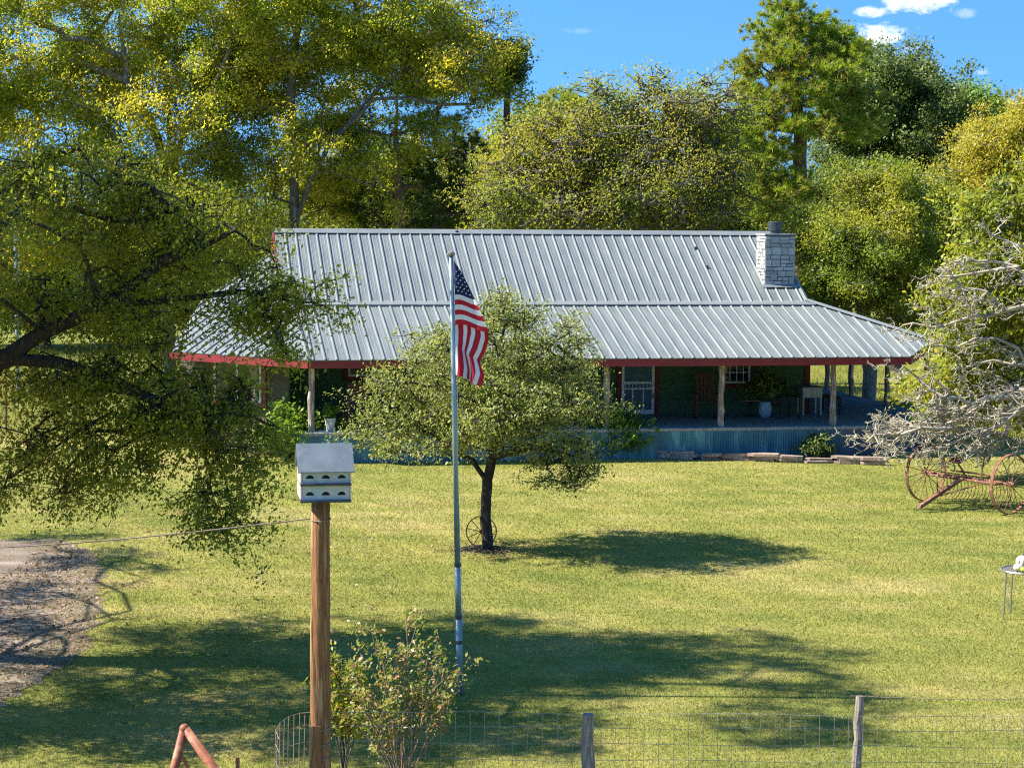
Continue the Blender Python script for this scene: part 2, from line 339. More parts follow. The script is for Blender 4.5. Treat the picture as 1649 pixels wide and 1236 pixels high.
def patch(name, pts, z, m, kind='structure', step=.25, amp=.25, seed=3):
    """an irregular sheet lying on the ground, its outline roughened"""
    rnd = random.Random(seed); out = []
    n = len(pts)
    for i in range(n):
        a = Vector(pts[i][:2]); b = Vector(pts[(i + 1) % n][:2]); k = max(1, int((b - a).length / step))
        for q in range(k):
            p = a.lerp(b, q / k); out.append((p.x + rnd.uniform(-amp, amp), p.y + rnd.uniform(-amp, amp), z))
    from mathutils.geometry import tessellate_polygon
    tri = [t if (out[t[1]][0] - out[t[0]][0]) * (out[t[2]][1] - out[t[0]][1]) - (out[t[1]][1] - out[t[0]][1]) * (out[t[2]][0] - out[t[0]][0]) > 0 else t[::-1] for t in tessellate_polygon([[Vector(p) for p in out]])]
    o = mesh_np(name, out, tri, m); tag(o, kind=kind); return o
def gravel_mat():
    m, nt = nt_new('driveway_gravel'); pos = N(nt, 'ShaderNodeNewGeometry').outputs['Position']
    fl = mapping(nt, pos, (1, 1, 0))
    c = ramp(nt, [(.34, (.085, .055, .033)), (.50, (.20, .15, .10)), (.64, (.42, .36, .29))], noise(nt, mapping(nt, fl, (.5, 1.6, 1)), 1.4, 6, .7))
    c = mixc(nt, .5, c, ramp(nt, [(.3, (.07, .045, .03)), (.55, (.22, .165, .12)), (.75, (.44, .39, .33))], noise(nt, fl, 16, 4, .8)))
    b = N(nt, 'ShaderNodeBsdfPrincipled'); nt.links.new(c, b.inputs['Base Color']); b.inputs['Roughness'].default_value = .95
    bn = N(nt, 'ShaderNodeBump'); bn.inputs['Distance'].default_value = .03; nt.links.new(noise(nt, fl, 18, 4, .7), bn.inputs['Height']); nt.links.new(bn.outputs[0], b.inputs['Normal'])
    o = N(nt, 'ShaderNodeOutputMaterial'); nt.links.new(b.outputs[0], o.inputs[0]); return m
DRIVE = [gnd(-400, 868), gnd(90, 868), gnd(165, 900), gnd(160, 980), gnd(140, 1050), gnd(40, 1110), gnd(-60, 1180), gnd(-600, 1200)]
patch('driveway', DRIVE, .006, gravel_mat(), amp=.16)
tb = gnd(786, 884)
patch('bare_soil', [(tb[0] + .6 * math.cos(t) * (1.15 if math.cos(t) < 0 else .8), tb[1] + .5 * math.sin(t), 0) for t in np.linspace(0, 6.28, 13)[:-1]], .006, M['soil'], amp=.1)

def in_poly(X, Y, P):
    ins = np.zeros(len(X), bool); n = len(P)
    for i in range(n):
        x1, y1, x2, y2 = P[i][0], P[i][1], P[i - 1][0], P[i - 1][1]
        c = ((y1 > Y) != (y2 > Y)) & (X < (x2 - x1) * (Y - y1) / (y2 - y1 + 1e-12) + x1); ins ^= c
    return ins

def grass(name, n, ylo, yhi, hlo, hhi, w, seed, mt, region=None, keep=None):
    rg = np.random.default_rng(seed)
    if region is None:
        Y = ylo * (yhi / ylo) ** rg.random(n); X = (rg.random(n) * 2 - 1) * (Y * .265 + .5)
    else:
        Y = ylo + (yhi - ylo) * rg.random(n); X = region[0] + (region[1] - region[0]) * rg.random(n)
    if keep is not None: k = keep(X, Y, rg); X = X[k]; Y = Y[k]
    n = len(X); h = hlo + (hhi - hlo) * rg.random(n) ** 1.5; a = rg.random(n) * 6.283; ww = w * (.6 + .8 * rg.random(n)) * np.clip(Y / 28, .8, 1.6)
    le = h * (.2 + .9 * rg.random(n)); b = rg.random(n) * 6.283
    P = np.stack([X, Y, np.zeros(n)], 1); d = np.stack([np.cos(a) * ww, np.sin(a) * ww, np.zeros(n)], 1)
    tip = P + np.stack([np.cos(b) * le, np.sin(b) * le, h], 1)
    V = np.stack([P - d, P + d, tip], 1).reshape(-1, 3); Fq = np.arange(3 * n).reshape(n, 3)
    o = mesh_np(name, V, Fq, mt); tag(o, kind='stuff'); return o
soil_c = tb
def keep_lawn(X, Y, rg):
    drive = in_poly(X + rg.normal(0, .6, len(X)) + .4, Y + rg.normal(0, .9, len(X)), DRIVE) & (rg.random(len(X)) > .06)
    soil = ((X - soil_c[0]) ** 2 + ((Y - soil_c[1]) * 1.3) ** 2 < .5) & (rg.random(len(X)) > .35)
    return ~(drive | soil)
BL = blade_mat()
o = grass('lawn_grass', 760000, 19.5, 54, .015, .05, .0048, 11, BL, keep=keep_lawn)
tag(o, 'short mown green and straw coloured grass of the front lawn', 'grass')

# ------------------------------------------------------------------ the ranch house (local axes: u along the ridge, v away from the viewer)
HA = R_(10.5)
O = at(1128, 576, 52.6)
house = empty('ranch_house', (O[0], O[1], 0), HA, 'long single storey green ranch house with pale ribbed metal roof and wraparound porch', 'house')
_u = np.array([math.cos(HA), math.sin(HA), 0]); _v = np.array([-math.sin(HA), math.cos(HA), 0]); _o = np.array([O[0], O[1], 0])
def hw(u, v, z): return _o + _u * u + _v * v + np.array([0, 0, z])
def h_atv(x, y, V):
    d = ray(x, y); t = (V - (CAM - _o) @ _v) / (d @ _v); p = CAM + d * t - _o; return p @ _u, p[2]
def h_atz(x, y, z):
    p = gnd(x, y, z) - _o; return p @ _u, p @ _v
ZE, ZB, ZR, VB, VR = 2.70, 4.01, 5.90, 4.2, 7.6
UL, UR, UE, DK, WV = -10.62, 4.36, 7.9, .81, 3.75
VK = 2 * VR - VB
A_ = (-10.36, 0, ZE); E_ = (-10.50, VB, ZB)
hipk = lambda k: (UR + (UE - UR) * k, VB * (1 - k), ZB + (ZE - ZB) * k)
kk = (5.87 + VB - UR) / (UE - UR + VB); K_ = hipk(kk)
C2 = (UE, K_[1] + (UE - K_[0]), ZE)

def roof_panel(pts, down, parent, name, sp=.3048, off=0.0, thick=.025, m=None):
    P = [Vector(p) for p in pts]; s = Vector(down).normalized()
    nrm = (P[1] - P[0]).cross(P[2] - P[0]).normalized()
    if nrm.z < 0: nrm = -nrm
    s = (s - nrm * s.dot(nrm)).normalized(); e = nrm.cross(s).normalized()
    mb = MB(); mb.prism([p - nrm * thick for p in P], nrm * thick)
    aa = [(p - P[0]).dot(e) for p in P]; bb = [(p - P[0]).dot(s) for p in P]; n = len(P)
    a = math.ceil((min(aa) + .03 - off) / sp) * sp + off
    while a < max(aa) - .02:
        xs = []
        for i in range(n):
            j = (i + 1) % n
            if (aa[i] - a) * (aa[j] - a) < 0: xs.append(bb[i] + (bb[j] - bb[i]) * (a - aa[i]) / (aa[j] - aa[i]))
        if len(xs) >= 2:
            b0, b1 = min(xs), max(xs) + .015
            if b1 - b0 > .08:
                q0 = P[0] + e * a + s * b0; L = s * (b1 - b0); h = .036
                mb.prism([q0 - e * .036 + nrm * .001, q0 - e * .013 + nrm * h, q0 + e * .013 + nrm * h, q0 + e * .036 + nrm * .001], L)
                for mo in (.1, .2):   # low stiffening beads between the seams
                    q = P[0] + e * (a + mo) + s * (b0 + .12)
                    if b1 - b0 > .6 and a + mo < max(aa) - .1: mb.prism([q - e * .016 + nrm * .001, q + nrm * .006, q + e * .016 + nrm * .001], s * (b1 - b0 - .6))
        a += sp
    return mb.build(name, m or M['roof'], parent)
fs = (ZR - ZB) / (VR - VB); fl = (ZB - ZE) / VB
roof = roof_panel([(UL - .12, VB - .12, ZB - .12 * fs + .03), (UR, VB - .12, ZB - .12 * fs + .03), (UR, VR, ZR + .03), (UL - .12, VR, ZR + .03)], (0, -1, -fs), house, 'main_roof')
roof_panel([(UL - .12, VR, ZR + .03), (UR, VR, ZR + .03), (UR, VK + .12, ZB - .12 * fs + .03), (UL - .12, VK + .12, ZB - .12 * fs + .03)], (0, 1, -fs), house, 'main_roof')
roof_panel([A_, (5.87, 0, ZE), K_, (UR, VB, ZB), E_], (0, -1, -fl), house, 'porch_roof', off=.12)
sl = (ZB - ZE) / (UE - UR)
roof_panel([(UR, VB, ZB), K_, C2, (UE, VK + 2.0, ZE), (UR, VK, ZB)], (1, 0, -sl), house, 'porch_roof')
# left end: the eave turns 45 degrees and the roof runs up against the gable
B_ = (A_[0] - 3.45, 3.45, ZE)
nL = Vector((1, 1, 0)).normalized(); riseL = (E_[2] - ZE) / ((Vector(E_) - Vector(A_)).dot(nL))
def plL(u, v): return (u, v, ZE + ((u - A_[0]) * nL.x + (v - A_[1]) * nL.y) * riseL)
D_ = plL(UL + .15, 8.7); C1 = plL(-12.9, 6.3)
roof_panel([A_, E_, D_, C1, B_], (-1, -1, -riseL * 1.414), house, 'wing_roof')
roof_panel([(UL, VK, ZB), (UR, VK, ZB), (UE, VK + 2.0, ZE), (UL - 2, VK + 2.6, ZE - .3)], (0, 1, -.3), house, 'rear_porch_roof')
# trim: ridge cap, transition flashing, hip caps, rakes, fascia
mb = MB()
for s_ in (-1, 1):
    mb.prism([(UL - .16, VR, ZR + .085), (UL - .16, VR + s_ * .22, ZR + .085 - .22 * fs), (UL - .16, VR + s_ * .22, ZR + .07 - .22 * fs), (UL - .16, VR, ZR + .07)], (UR - UL + .2, 0, 0))
mb.build('ridge_cap', M['trim_metal'], house)
mb = MB(); mb.prism([(0, VB - .13, ZB - .03), (0, VB - .02, ZB + .02), (0, VB - .42, ZB + .062 - .42 * fl), (0, VB - .42, ZB + .02 - .42 * fl)], (UR - UL + .25, 0, 0)); 
for i, p in enumerate(mb.v): mb.v[i] = (p[0] + UL - .13, p[1], p[2])
mb.build('flashing', M['trim_metal'], house)
def strip(p0, p1, wv, hgt, name, m):
    a, b = Vector(p0), Vector(p1); d = (b - a).normalized(); w_ = Vector((d.y, -d.x, 0)).normalized() * wv
    mb = MB(); mb.prism([a - w_ + Vector((0, 0, hgt * .2)), a + Vector((0, 0, hgt)), a + w_ + Vector((0, 0, hgt * .2)), a - Vector((0, 0, .01))], b - a); return mb.build(name, m, house)
strip((UR, VB, ZB + .02), (K_[0], K_[1], K_[2] + .02), .15, .06, 'hip_cap', M['trim_metal'])
strip((A_[0], A_[1], A_[2] + .02), (E_[0], E_[1] - .1, E_[2] + .01), .06, .035, 'hip_cap', M['trim_metal'])
def board(p0, p1, h, t, name, m, top=0.0, outv=None):
    """upright board hanging below the line p0-p1"""
    a, b = Vector(p0), Vector(p1); d = (b - a); n_ = Vector((d.y, -d.x, 0)).normalized() * t
    mb = MB(); mb.prism([a + Vector((0, 0, top)), a + n_ + Vector((0, 0, top)), a + n_ + Vector((0, 0, top - h)), a + Vector((0, 0, top - h))], d); return mb.build(name, m, house)
FH = .185
board((A_[0], .03, ZE - .03), (5.87, .03, ZE - .03), FH, .035, 'fascia', M['red'])
board((B_[0] + .02, B_[1] + .02, ZE - .03), (A_[0], A_[1] + .03, ZE - .03), FH, .035, 'fascia', M['red'])
board((5.87, .03, ZE - .03), (K_[0] - .02, K_[1], K_[2] - .04), FH, .035, 'fascia', M['red'])
board((K_[0], K_[1] + .02, K_[2] - .04), (C2[0] - .02, C2[1], ZE - .03), FH, .035, 'fascia', M['red'])
board((UE - .04, C2[1], ZE - .03), (UE - .04, VK + 2, ZE - .03), FH, .035, 'fascia', M['red'])
board((C1[0] + .03, C1[1], C1[2] - .03), (B_[0], B_[1], ZE - .03), .2, .03, 'fascia', M['red'])
for (uu, e_) in ((UL - .14, 1), (UR + .0, -1)):
    mb = MB()
    mb.prism([(uu, VB - .12, ZB - .12 * fs), (uu, VR, ZR), (uu, VR, ZR - .24), (uu, VB - .12, ZB - .12 * fs - .2)], (-.03 * e_, 0, 0))
    mb.prism([(uu, VK + .12, ZB - .12 * fs), (uu, VR + .001, ZR), (uu, VR + .001, ZR - .24), (uu, VK + .12, ZB - .12 * fs - .2)], (-.03 * e_, 0, 0))
    mb.build('rake_board', M['red'], house)
strip((UR - .03, VB - .1, ZB - .02), (UR - .03, VR, ZR + .03), .07, .055, 'rake_cap', M['trim_metal'])
# soffit underside
mb = MB(); mb.prism([(A_[0] + .1, .06, ZE - .11), (5.85, .06, ZE - .11), (7.8, 2.0, ZE - .11), (7.8, VK + 1.9, ZE - .11), (UR + .1, VK, ZE + .05), (UR + .1, WV - .02, ZE + .05), (UL, WV - .02, ZE + .05)], (0, 0, .012)); mb.build('porch_ceiling', M['tanwood'], house)

# walls in lapped boards
def lap_wall(p0, p1, z0, z1, name, m, bh=.18, t=.022, tf=None):
    a, b = Vector((p0[0], p0[1], 0)), Vector((p1[0], p1[1], 0)); d = b - a; n_ = Vector((d.y, -d.x, 0)).normalized()
    mb = MB(); z = z0
    while z < z1 - .01:
        zz = min(z + bh, z1)
        mb.prism([a + Vector((0, 0, z)) + n_ * t, a + Vector((0, 0, zz)) + n_ * .004, a + Vector((0, 0, zz)) - n_ * .05, a + Vector((0, 0, z)) - n_ * .05], d); z = zz
    return mb.build(name, m, house)
WL, WR, WB = -10.45, 4.30, VK - .2
lap_wall((WL, WV), (WR - .13, WV), DK - .1, ZE + .04, 'wall', M['green'])
lap_wall((WR, WV + .1), (WR, WB), DK - .1, ZB - .1, 'wall', M['green'])
lap_wall((WR, WB), (WL, WB), 0, ZB - .1, 'wall', M['green'])
lap_wall((WL, WB), (WL, WV), 0, ZB - .05, 'wall', M['green'])
for uu in (WL, WR - .02):
    mb = MB(); mb.prism([(uu, VB + .25, ZB - .05), (uu, VK - .25, ZB - .05), (uu, VR, ZR - .12)], (.02, 0, 0)); mb.build('gable_wall', M['green'], house)
mb = MB(); mb.bb(WR - .13, WR + .03, WV - .045, WV + .09, DK, ZE + .04); mb.build('corner_board', M['darkred'], house)

# windows and door on the porch wall
def window(u0, u1, z0, z1, v, nx, nz, tl=True):
    fr = MB(); t = .055; y0, y1 = v - .075, v - .01
    fr.bb(u0, u1, y0, y1, z0, z0 + t); fr.bb(u0, u1, y0, y1, z1 - t, z1); fr.bb(u0, u0 + t, y0, y1, z0 + t, z1 - t); fr.bb(u1 - t, u1, y0, y1, z0 + t, z1 - t)
    for i in range(1, nx): x = u0 + (u1 - u0) * i / nx; fr.bb(x - .012, x + .012, y0 + .02, y1 - .01, z0 + t, z1 - t)
    for i in range(1, nz): z = z0 + (z1 - z0) * i / nz; fr.bb(u0 + t, u1 - t, y0 + .022, y1 - .012, z - .012, z + .012)
    o = fr.build('window', M['white'], house)
    g = MB(); g.bb(u0 + t * .5, u1 - t * .5, v - .035, v - .026, z0 + t * .5, z1 - t * .5); g.build('pane', M['glass'], o)
    tr = MB(); k = .13
    tr.bb(u0 - k, u0 - .004, v - .05, v + .0, z0 - k, z1 + k); tr.bb(u1 + .004, u1 + k, v - .05, v + .0, z0 - k, z1 + k); tr.bb(u0 - .003, u1 + .003, v - .048, v, z0 - k, z0 - .004)
    tr.bb(u0 - .003, u1 + .003, v - .048, v, z1 + .004, z1 + k); tr.build('window_trim', M['darkred'], o); return o
ua, za = h_atv(1165, 617, WV - .07); ub, _ = h_atv(1208, 617, WV - .07)
window(float(ua), float(ub), float(za), 2.62, WV, 4, 3)
ua, za = h_atv(561, 606, WV - .07)
window(float(ua), float(ua) + 1.1, float(za), 2.62, WV, 3, 2)
window(-4.9, -4.0, 1.75, 2.62, WV, 3, 2)
ua, zb_ = h_atv(1053, 671, WV - .07); ua = float(ua)
D0, D1 = ua - .95, ua
fr = MB(); y0, y1 = WV - .085, WV - .03; Zd = DK + .03; t = .075
fr.bb(D0, D0 + t, y0, y1, Zd, 2.84); fr.bb(D1 - t, D1, y0, y1, Zd, 2.84); fr.bb(D0 + t, D1 - t, y0, y1, Zd, Zd + .12); fr.bb(D0 + t, D1 - t, y0, y1, Zd + .86, Zd + .92)
fr.bb(D0 + t, D1 - t, y0, y1, Zd + .70, Zd + .74); fr.bb(D0 + t, D1 - t, y0, y1, 2.76, 2.84)
for i in (1, 2): x = D0 + (D1 - D0) * i / 3; fr.bb(x - .02, x + .02, y0 + .003, y1 - .003, Zd + .12, Zd + .70)
for i in range(1, 9): x = D0 + (D1 - D0) * i / 9; fr.bb(x - .008, x + .008, y0 + .01, y1 - .01, Zd + .74, Zd + .86)
door = fr.build('screen_door', M['white'], house)
g = MB(); g.bb(D0 + .03, D1 - .03, WV - .05, WV - .043, Zd + .03, 2.8); g.build('screen', M['screen'], door)
g = MB(); g.tube([(D1 - .05, y0 - .05, Zd + .45), (D1 - .05, y0 - .05, Zd + .6)], .014, 6); g.bb(D1 - .065, D1 - .035, y0 - .04, y0, Zd + .5, Zd + .53); g.build('handle', M['darkmetal'], door)
g = MB(); g.bb(D0 - .14, D0 - .004, WV - .06, WV, DK, 2.72); g.bb(D1 + .004, D1 + .14, WV - .06, WV, DK, 2.72); g.build('door_trim', M['darkred'], house)

# deck, skirt, posts
dp = [(-10.6, .30), (5.5, .30), (7.62, 2.42), (7.62, VK + 1.7), (WR, VK + 1.7), (WR, WV - .03), (WL, WV - .03)]
mb = MB()
def clip_strip(x0, x1):
    return None
nb = int((WV - .3) / .14)
for i in range(nb + 1):     # boards along the front
    v0 = .30 + i * .14; v1 = min(v0 + .134, WV - .03); z = DK - .002 * random.random()
    ue = 5.5 + (v0 - .3) if v0 < 2.42 else 7.62
    mb.bb(-10.6, ue, v0, v1, z - .035, z)
v = WV
while v < VK + 1.7:
    z = DK - .002 * random.random(); mb.bb(WR, 7.62, v, v + .134, z - .035, z); v += .14
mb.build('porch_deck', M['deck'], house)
mb = MB(); E0 = .05
for (p0, p1) in (((-10.6, .26), (5.52, .26)), ((5.52, .26), (7.66, 2.40)), ((7.66, 2.40), (7.66, VK + 1.7))):
    a, b = Vector((*p0, 0)), Vector((*p1, 0)); L = (b - a).length; d = (b - a) / L; n_ = Vector((d.y, -d.x, 0)); s = 0
    while s < L:     # corrugated sheet
        q = a + d * s - Vector((0, 0, 0)); q.z = 0
        mb.prism([q, q + d * .035 + n_ * .02, q + d * .07, q + d * .07 - n_ * .01, q - n_ * .01], (0, 0, DK - .09)); s += .0701
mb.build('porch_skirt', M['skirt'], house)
mb = MB(); rr = random.Random(4); x = -10.6
while x < 5.5:
    l = rr.uniform(.12, .145); mb.bb(x, min(x + l - .006, 5.52), .235 + rr.uniform(-.012, .012), .298, DK - .085, DK - .004 + rr.uniform(-.01, .004)); x += l
mb.build('deck_edge', M['deckedge'], house)
def cedar(u, v, z0, z1, r=.085, seed=0, m='cedar'):
    rr = random.Random(seed); pts = []; rs = []; n = 9
    for i in range(n):
        t = i / (n - 1); pts.append((u + rr.uniform(-.018, .018), v + rr.uniform(-.018, .018), z0 + (z1 - z0) * t)); rs.append(r * rr.uniform(.86, 1.12) * (1.06 - .16 * t))
    mb = MB(); mb.tube(pts, rs, 9); mb.build('porch_post', M[m], house)
ps, _ = h_atz(498, 700, .81)
for i, u in enumerate((-10.25, -7.1, -5.57, -2.42, .73, 3.88)): cedar(u, .48, DK if u > -10 else .1, ZE - .1, seed=i)
for i, v in enumerate((2.55, 5.55, 8.65, 10.85)): cedar(7.38, v, DK, ZE - .1, seed=20 + i)
for i, (u, v) in enumerate(((-11.6, 1.9), (-13.2, 3.6))): cedar(u, v, 0, ZE - .1, seed=40 + i)

# enclosed left wing under the angled eave
def wl(s, o_):   # s along the angled wall from its front end, o_ outwards
    return (-10.75 - s * .7071 - o_ * .7071, 1.6 + s * .7071 - o_ * .7071)
p0 = wl(0, 0); p1 = wl(3.9, 0)
lap_wall(p1, p0, 0, ZE - .02, 'wing_wall', M['tanwall'])
lap_wall(p0, (WL - .05, WV), 0, ZE + .1, 'wing_wall', M['green'])
lap_wall((p1[0] + 2.2, p1[1] + 4.0), p1, 0, ZE + .2, 'wing_wall', M['tanwall'])
MW = Matrix.Translation((p1[0], p1[1], 0)) @ Matrix.Rotation(R_(-45), 4, 'Z')
fr = MB()
for (a0, a1, z0, z1) in ((1.3, 1.36, 1.4, 2.5), (2.94, 3.0, 1.4, 2.5), (1.36, 2.94, 1.4, 1.46), (1.36, 2.94, 2.44, 2.5), (2.12, 2.17, 1.46, 2.44)): fr.bb(a0, a1, -.085, -.03, z0, z1, 0, MW)
wo_ = fr.build('window', M['white'], house)
g = MB(); g.bb(1.33, 2.97, -.05, -.04, 1.43, 2.47, 0, MW); g.build('pane', M['glass'], wo_)
g = MB()
for (a0, a1, z0, z1) in ((1.16, 1.296, 1.26, 2.62), (3.004, 3.14, 1.26, 2.62), (1.299, 3.001, 1.26, 1.396)): g.bb(a0, a1, -.06, -.02, z0, z1, 0, MW)
g.build('window_trim', M['red'], wo_)

# chimney
cu0, _cz = h_atv(1231.5, 458, 5.2)
best = min(((abs(h_atv(1231.5, 459, vv)[1] - (ZB + (vv - VB) * fs + .05)), vv) for vv in np.linspace(VB, VR, 400)))[1]
CV = float(best); cu0, cz0 = [float(q) for q in h_atv(1231.5, 459, CV)]; cu1 = float(h_atv(1279, 459, CV)[0]); ctop = float(h_atv(1255, 378, CV)[1]); CDp = .85
mb = MB(); zbt = ZB + (CV - VB) * fs
mb.bb(cu0 + .03, cu1 - .03, CV + .03, CV + CDp, zbt - .3, ctop - .02, 1)
rr = random.Random(12)
def stones(face):
    # walk courses; two neighbouring courses are sometimes bridged by a taller stone
    zb = zbt - .05; L = (cu1 - cu0) if face == 'f' else CDp
    courses = []
    z = zb
    while z < ctop - .05: hh = rr.uniform(.085, .135); courses.append((z, min(z + hh, ctop - .02))); z += hh
    used = [[] for _ in courses]
    for i, (a, b) in enumerate(courses):
        x = 0.0
        for (s0, s1) in sorted(used[i]) + [(L, L)]:
            while x < s0 - .01:
                wdt = rr.uniform(.12, .34); e = min(x + wdt, s0)
                if s0 - e < .08: e = s0
                top = b
                if i + 1 < len(courses) and rr.random() < .33 and e - x < .3: top = courses[i + 1][1]; used[i + 1].append((x, e))
                g = .011; pr = rr.uniform(.0, .018); jz = [rr.uniform(-.008, .008) for _ in range(4)]
                if face == 'f':
                    q = [(cu0 + x + g, CV - pr, a + g + jz[0]), (cu0 + e - g, CV - pr, a + g + jz[1]), (cu0 + e - g, CV - pr, top - g + jz[2]), (cu0 + x + g, CV - pr, top - g + jz[3])]; mb.prism(q, (0, .05 + pr, 0), 0)
                elif face == 'l':
                    q = [(cu0 - pr, CV + x + g, a + g + jz[0]), (cu0 - pr, CV + e - g, a + g + jz[1]), (cu0 - pr, CV + e - g, top - g + jz[2]), (cu0 - pr, CV + x + g, top - g + jz[3])]; mb.prism(q, (.05 + pr, 0, 0), 0)
                else:
                    q = [(cu1 + pr, CV + x + g, a + g + jz[0]), (cu1 + pr, CV + e - g, a + g + jz[1]), (cu1 + pr, CV + e - g, top - g + jz[2]), (cu1 + pr, CV + x + g, top - g + jz[3])]; mb.prism(q, (-.05 - pr, 0, 0), 0)
                x = e
            x = max(x, s1)
for f_ in 'flr': stones(f_)
mb.bb(cu0 - .03, cu1 + .03, CV - .03, CV + CDp + .03, ctop - .015, ctop + .03, 0)
chim = mb.build('chimney', [M['stone'], M['mortar']], house)
mb = MB(); fc = ((cu0 + cu1) / 2 - .02, CV + CDp / 2, ctop + .03)
mb.lathe([(.15, 0), (.15, .07), (.20, .10), (.215, .33), (.20, .345), (.14, .34)], fc, 24); mb.build('flue_cap', M['flue'], chim, False)
mb = MB(); mb.prism([(cu0 - .1, CV - .02, zbt + .06), (cu1 + .1, CV - .02, zbt + .06), (cu1 + .1, CV - .16, zbt - .16 * fs + .075), (cu0 - .1, CV - .16, zbt - .16 * fs + .075)], (0, 0, .012)); mb.build('chimney_flashing', M['trim_metal'], chim)
for (x, y) in ((735, 375), (1120, 401), (1138, 431)):
    mb = MB()
    u_, z_ = h_atv(x, y, VR - .6); vv = min(((abs(h_atv(x, y, q)[1] - (ZB + (q - VB) * fs + .04)), q) for q in np.linspace(VB, VR, 200)))[1]; u_, z_ = h_atv(x, y, vv); mb.lathe([(.05, 0), (.05, .1), (.03, .12)], (float(u_), float(vv), float(z_) - .04), 10); mb.build('roof_vent', M['flue'], house)

# ------------------------------------------------------------------ trees
def tubes_np(P0, P1, R0, R1, n):
    d = P1 - P0; L = np.linalg.norm(d, axis=1, keepdims=True) + 1e-9; d = d / L
    up = np.where(np.abs(d[:, 2:3]) < .9, np.array([[0, 0, 1.]]), np.array([[1., 0, 0]]))
    x = np.cross(d, up); x /= np.linalg.norm(x, axis=1, keepdims=True); y = np.cross(d, x)
    a = np.arange(n) * 2 * math.pi / n; ca, sa = np.cos(a)[None, :, None], np.sin(a)[None, :, None]
    ring = x[:, None, :] * ca + y[:, None, :] * sa
    V = np.concatenate([P0[:, None, :] + ring * R0[:, None, None], P1[:, None, :] + d[:, None, :] * (R1[:, None, None] * .4) + ring * R1[:, None, None]], 1)
    m = len(P0); base = (np.arange(m) * 2 * n)[:, None]; j = np.arange(n)[None, :]; j2 = (j + 1) % n
    Fq = np.stack([base + j, base + n + j, base + n + j2, base + j2], -1).reshape(-1, 4)
    return V.reshape(-1, 3), Fq

class Skel:
    def __init__(s, rng): s.p = []; s.par = []; s.rng = rng
    def add(s, p, par): s.p.append(np.array(p, float)); s.par.append(par); return len(s.p) - 1
    def chain(s, pts, par=-1, jit=0.0):
        for q in pts:
            par = s.add(np.array(q, float) + s.rng.normal(0, 1, 3) * jit, par)
        return par
    def limb(s, frm, to, k=5, jit=.15, arch=.15):
        a = s.p[frm]; b = np.array(to, float); L = np.linalg.norm(b - a); par = frm
        for i in range(1, k + 1):
            t = i / k; q = a + (b - a) * t + np.array([0, 0, arch * L * math.sin(math.pi * t)]) + s.rng.normal(0, 1, 3) * jit * L / k * (t < 1)
            par = s.add(q, par)
        return par
    def twig(s, c, k=2, jit=.12, skip=0, droop=0.0):
        P = np.array(s.p[skip:]); d = P - c; D = (d * d).sum(1) + np.maximum(0, d[:, 2]) ** 2 * 1.5
        n = int(D.argmin()) + skip; return s.limb(n, c, k, jit, droop)
    def radii(s, tip, base):
        n = len(s.p); cnt = np.zeros(n); has = np.zeros(n, bool)
        for i in range(n):
            if s.par[i] >= 0: has[s.par[i]] = True
        cnt[~has] = 1
        for i in range(n - 1, -1, -1):
            if s.par[i] >= 0: cnt[s.par[i]] += cnt[i]
        e = math.log(max(base / tip, 1.01)) / math.log(max(cnt.max(), 2)); return tip * cnt ** e
    def mesh(s, name, m, parent, tip, base, big=.05):
        r = s.radii(tip, base); P = np.array(s.p); par = np.array(s.par); i = np.where(par >= 0)[0]
        Vs = []; Fs = []; off = 0
        for sel, n in ((r[i] > big, 8), (r[i] <= big, 4)):
            k = i[sel]
            if not len(k): continue
            r0 = np.minimum(r[par[k]], r[k] * 1.6); V, Fq = tubes_np(P[par[k]], P[k], r0, r[k], n); Vs.append(V); Fs.append(Fq + off); off += len(V)
        return mesh_np(name, np.concatenate(Vs), np.concatenate(Fs), m, parent, True)

def leaves_np(C, length, width, rng, up=.5, size_var=.35, droop=0.0, bend=True):
    n = len(C); nr = rng.normal(0, 1, (n, 3)); nr[:, 2] = np.abs(nr[:, 2]) * .8 + up; nr[:, 0] -= .75; nr /= np.linalg.norm(nr, axis=1, keepdims=True)
    a = rng.normal(0, 1, (n, 3)); a[:, 2] -= droop; a -= nr * (a * nr).sum(1, keepdims=True); a /= np.linalg.norm(a, axis=1, keepdims=True) + 1e-9
    b = np.cross(nr, a); sc_ = (1 + size_var * rng.normal(0, 1, (n, 1))).clip(.4, 2)
    l = a * length * sc_; w_ = b * width * sc_; mid = C - a * length * .15 * sc_
    V = np.stack([C - l, mid + w_, C + l - nr * length * .25, mid - w_], 1).reshape(-1, 3); return V, np.arange(4 * n).reshape(n, 4)
def needles_np(C, D, n_per, length, width, rng, spread=.9):
    m = len(C); C = np.repeat(C, n_per, 0); D = np.repeat(D, n_per, 0); d = D + rng.normal(0, spread, (len(C), 3)); d /= np.linalg.norm(d, axis=1, keepdims=True)
    b = np.cross(d, rng.normal(0, 1, d.shape)); b /= np.linalg.norm(b, axis=1, keepdims=True); L = length * (.7 + .5 * rng.random((len(C), 1)))
    V = np.stack([C + b * width, C - b * width, C + d * L], 1).reshape(-1, 3); return V, np.arange(3 * len(C)).reshape(-1, 3)

def ell(rng, n, c, r, shell=.45):
    d = rng.normal(0, 1, (n, 3)); d /= np.linalg.norm(d, axis=1, keepdims=True); q = (shell + (1 - shell) * rng.random((n, 1)) ** .7)
    return np.array(c) + d * q * np.array(r)

def pxl(x, y, Y, rx, ry, rd=None, w=1.0):
    """a lobe of foliage: centre seen at a pixel of the survey photo at distance Y; radii given in those pixels"""
    k = Y / FPX; return (at(x, y, Y), (rx * k, rd if rd else (rx * k), ry * k), w)

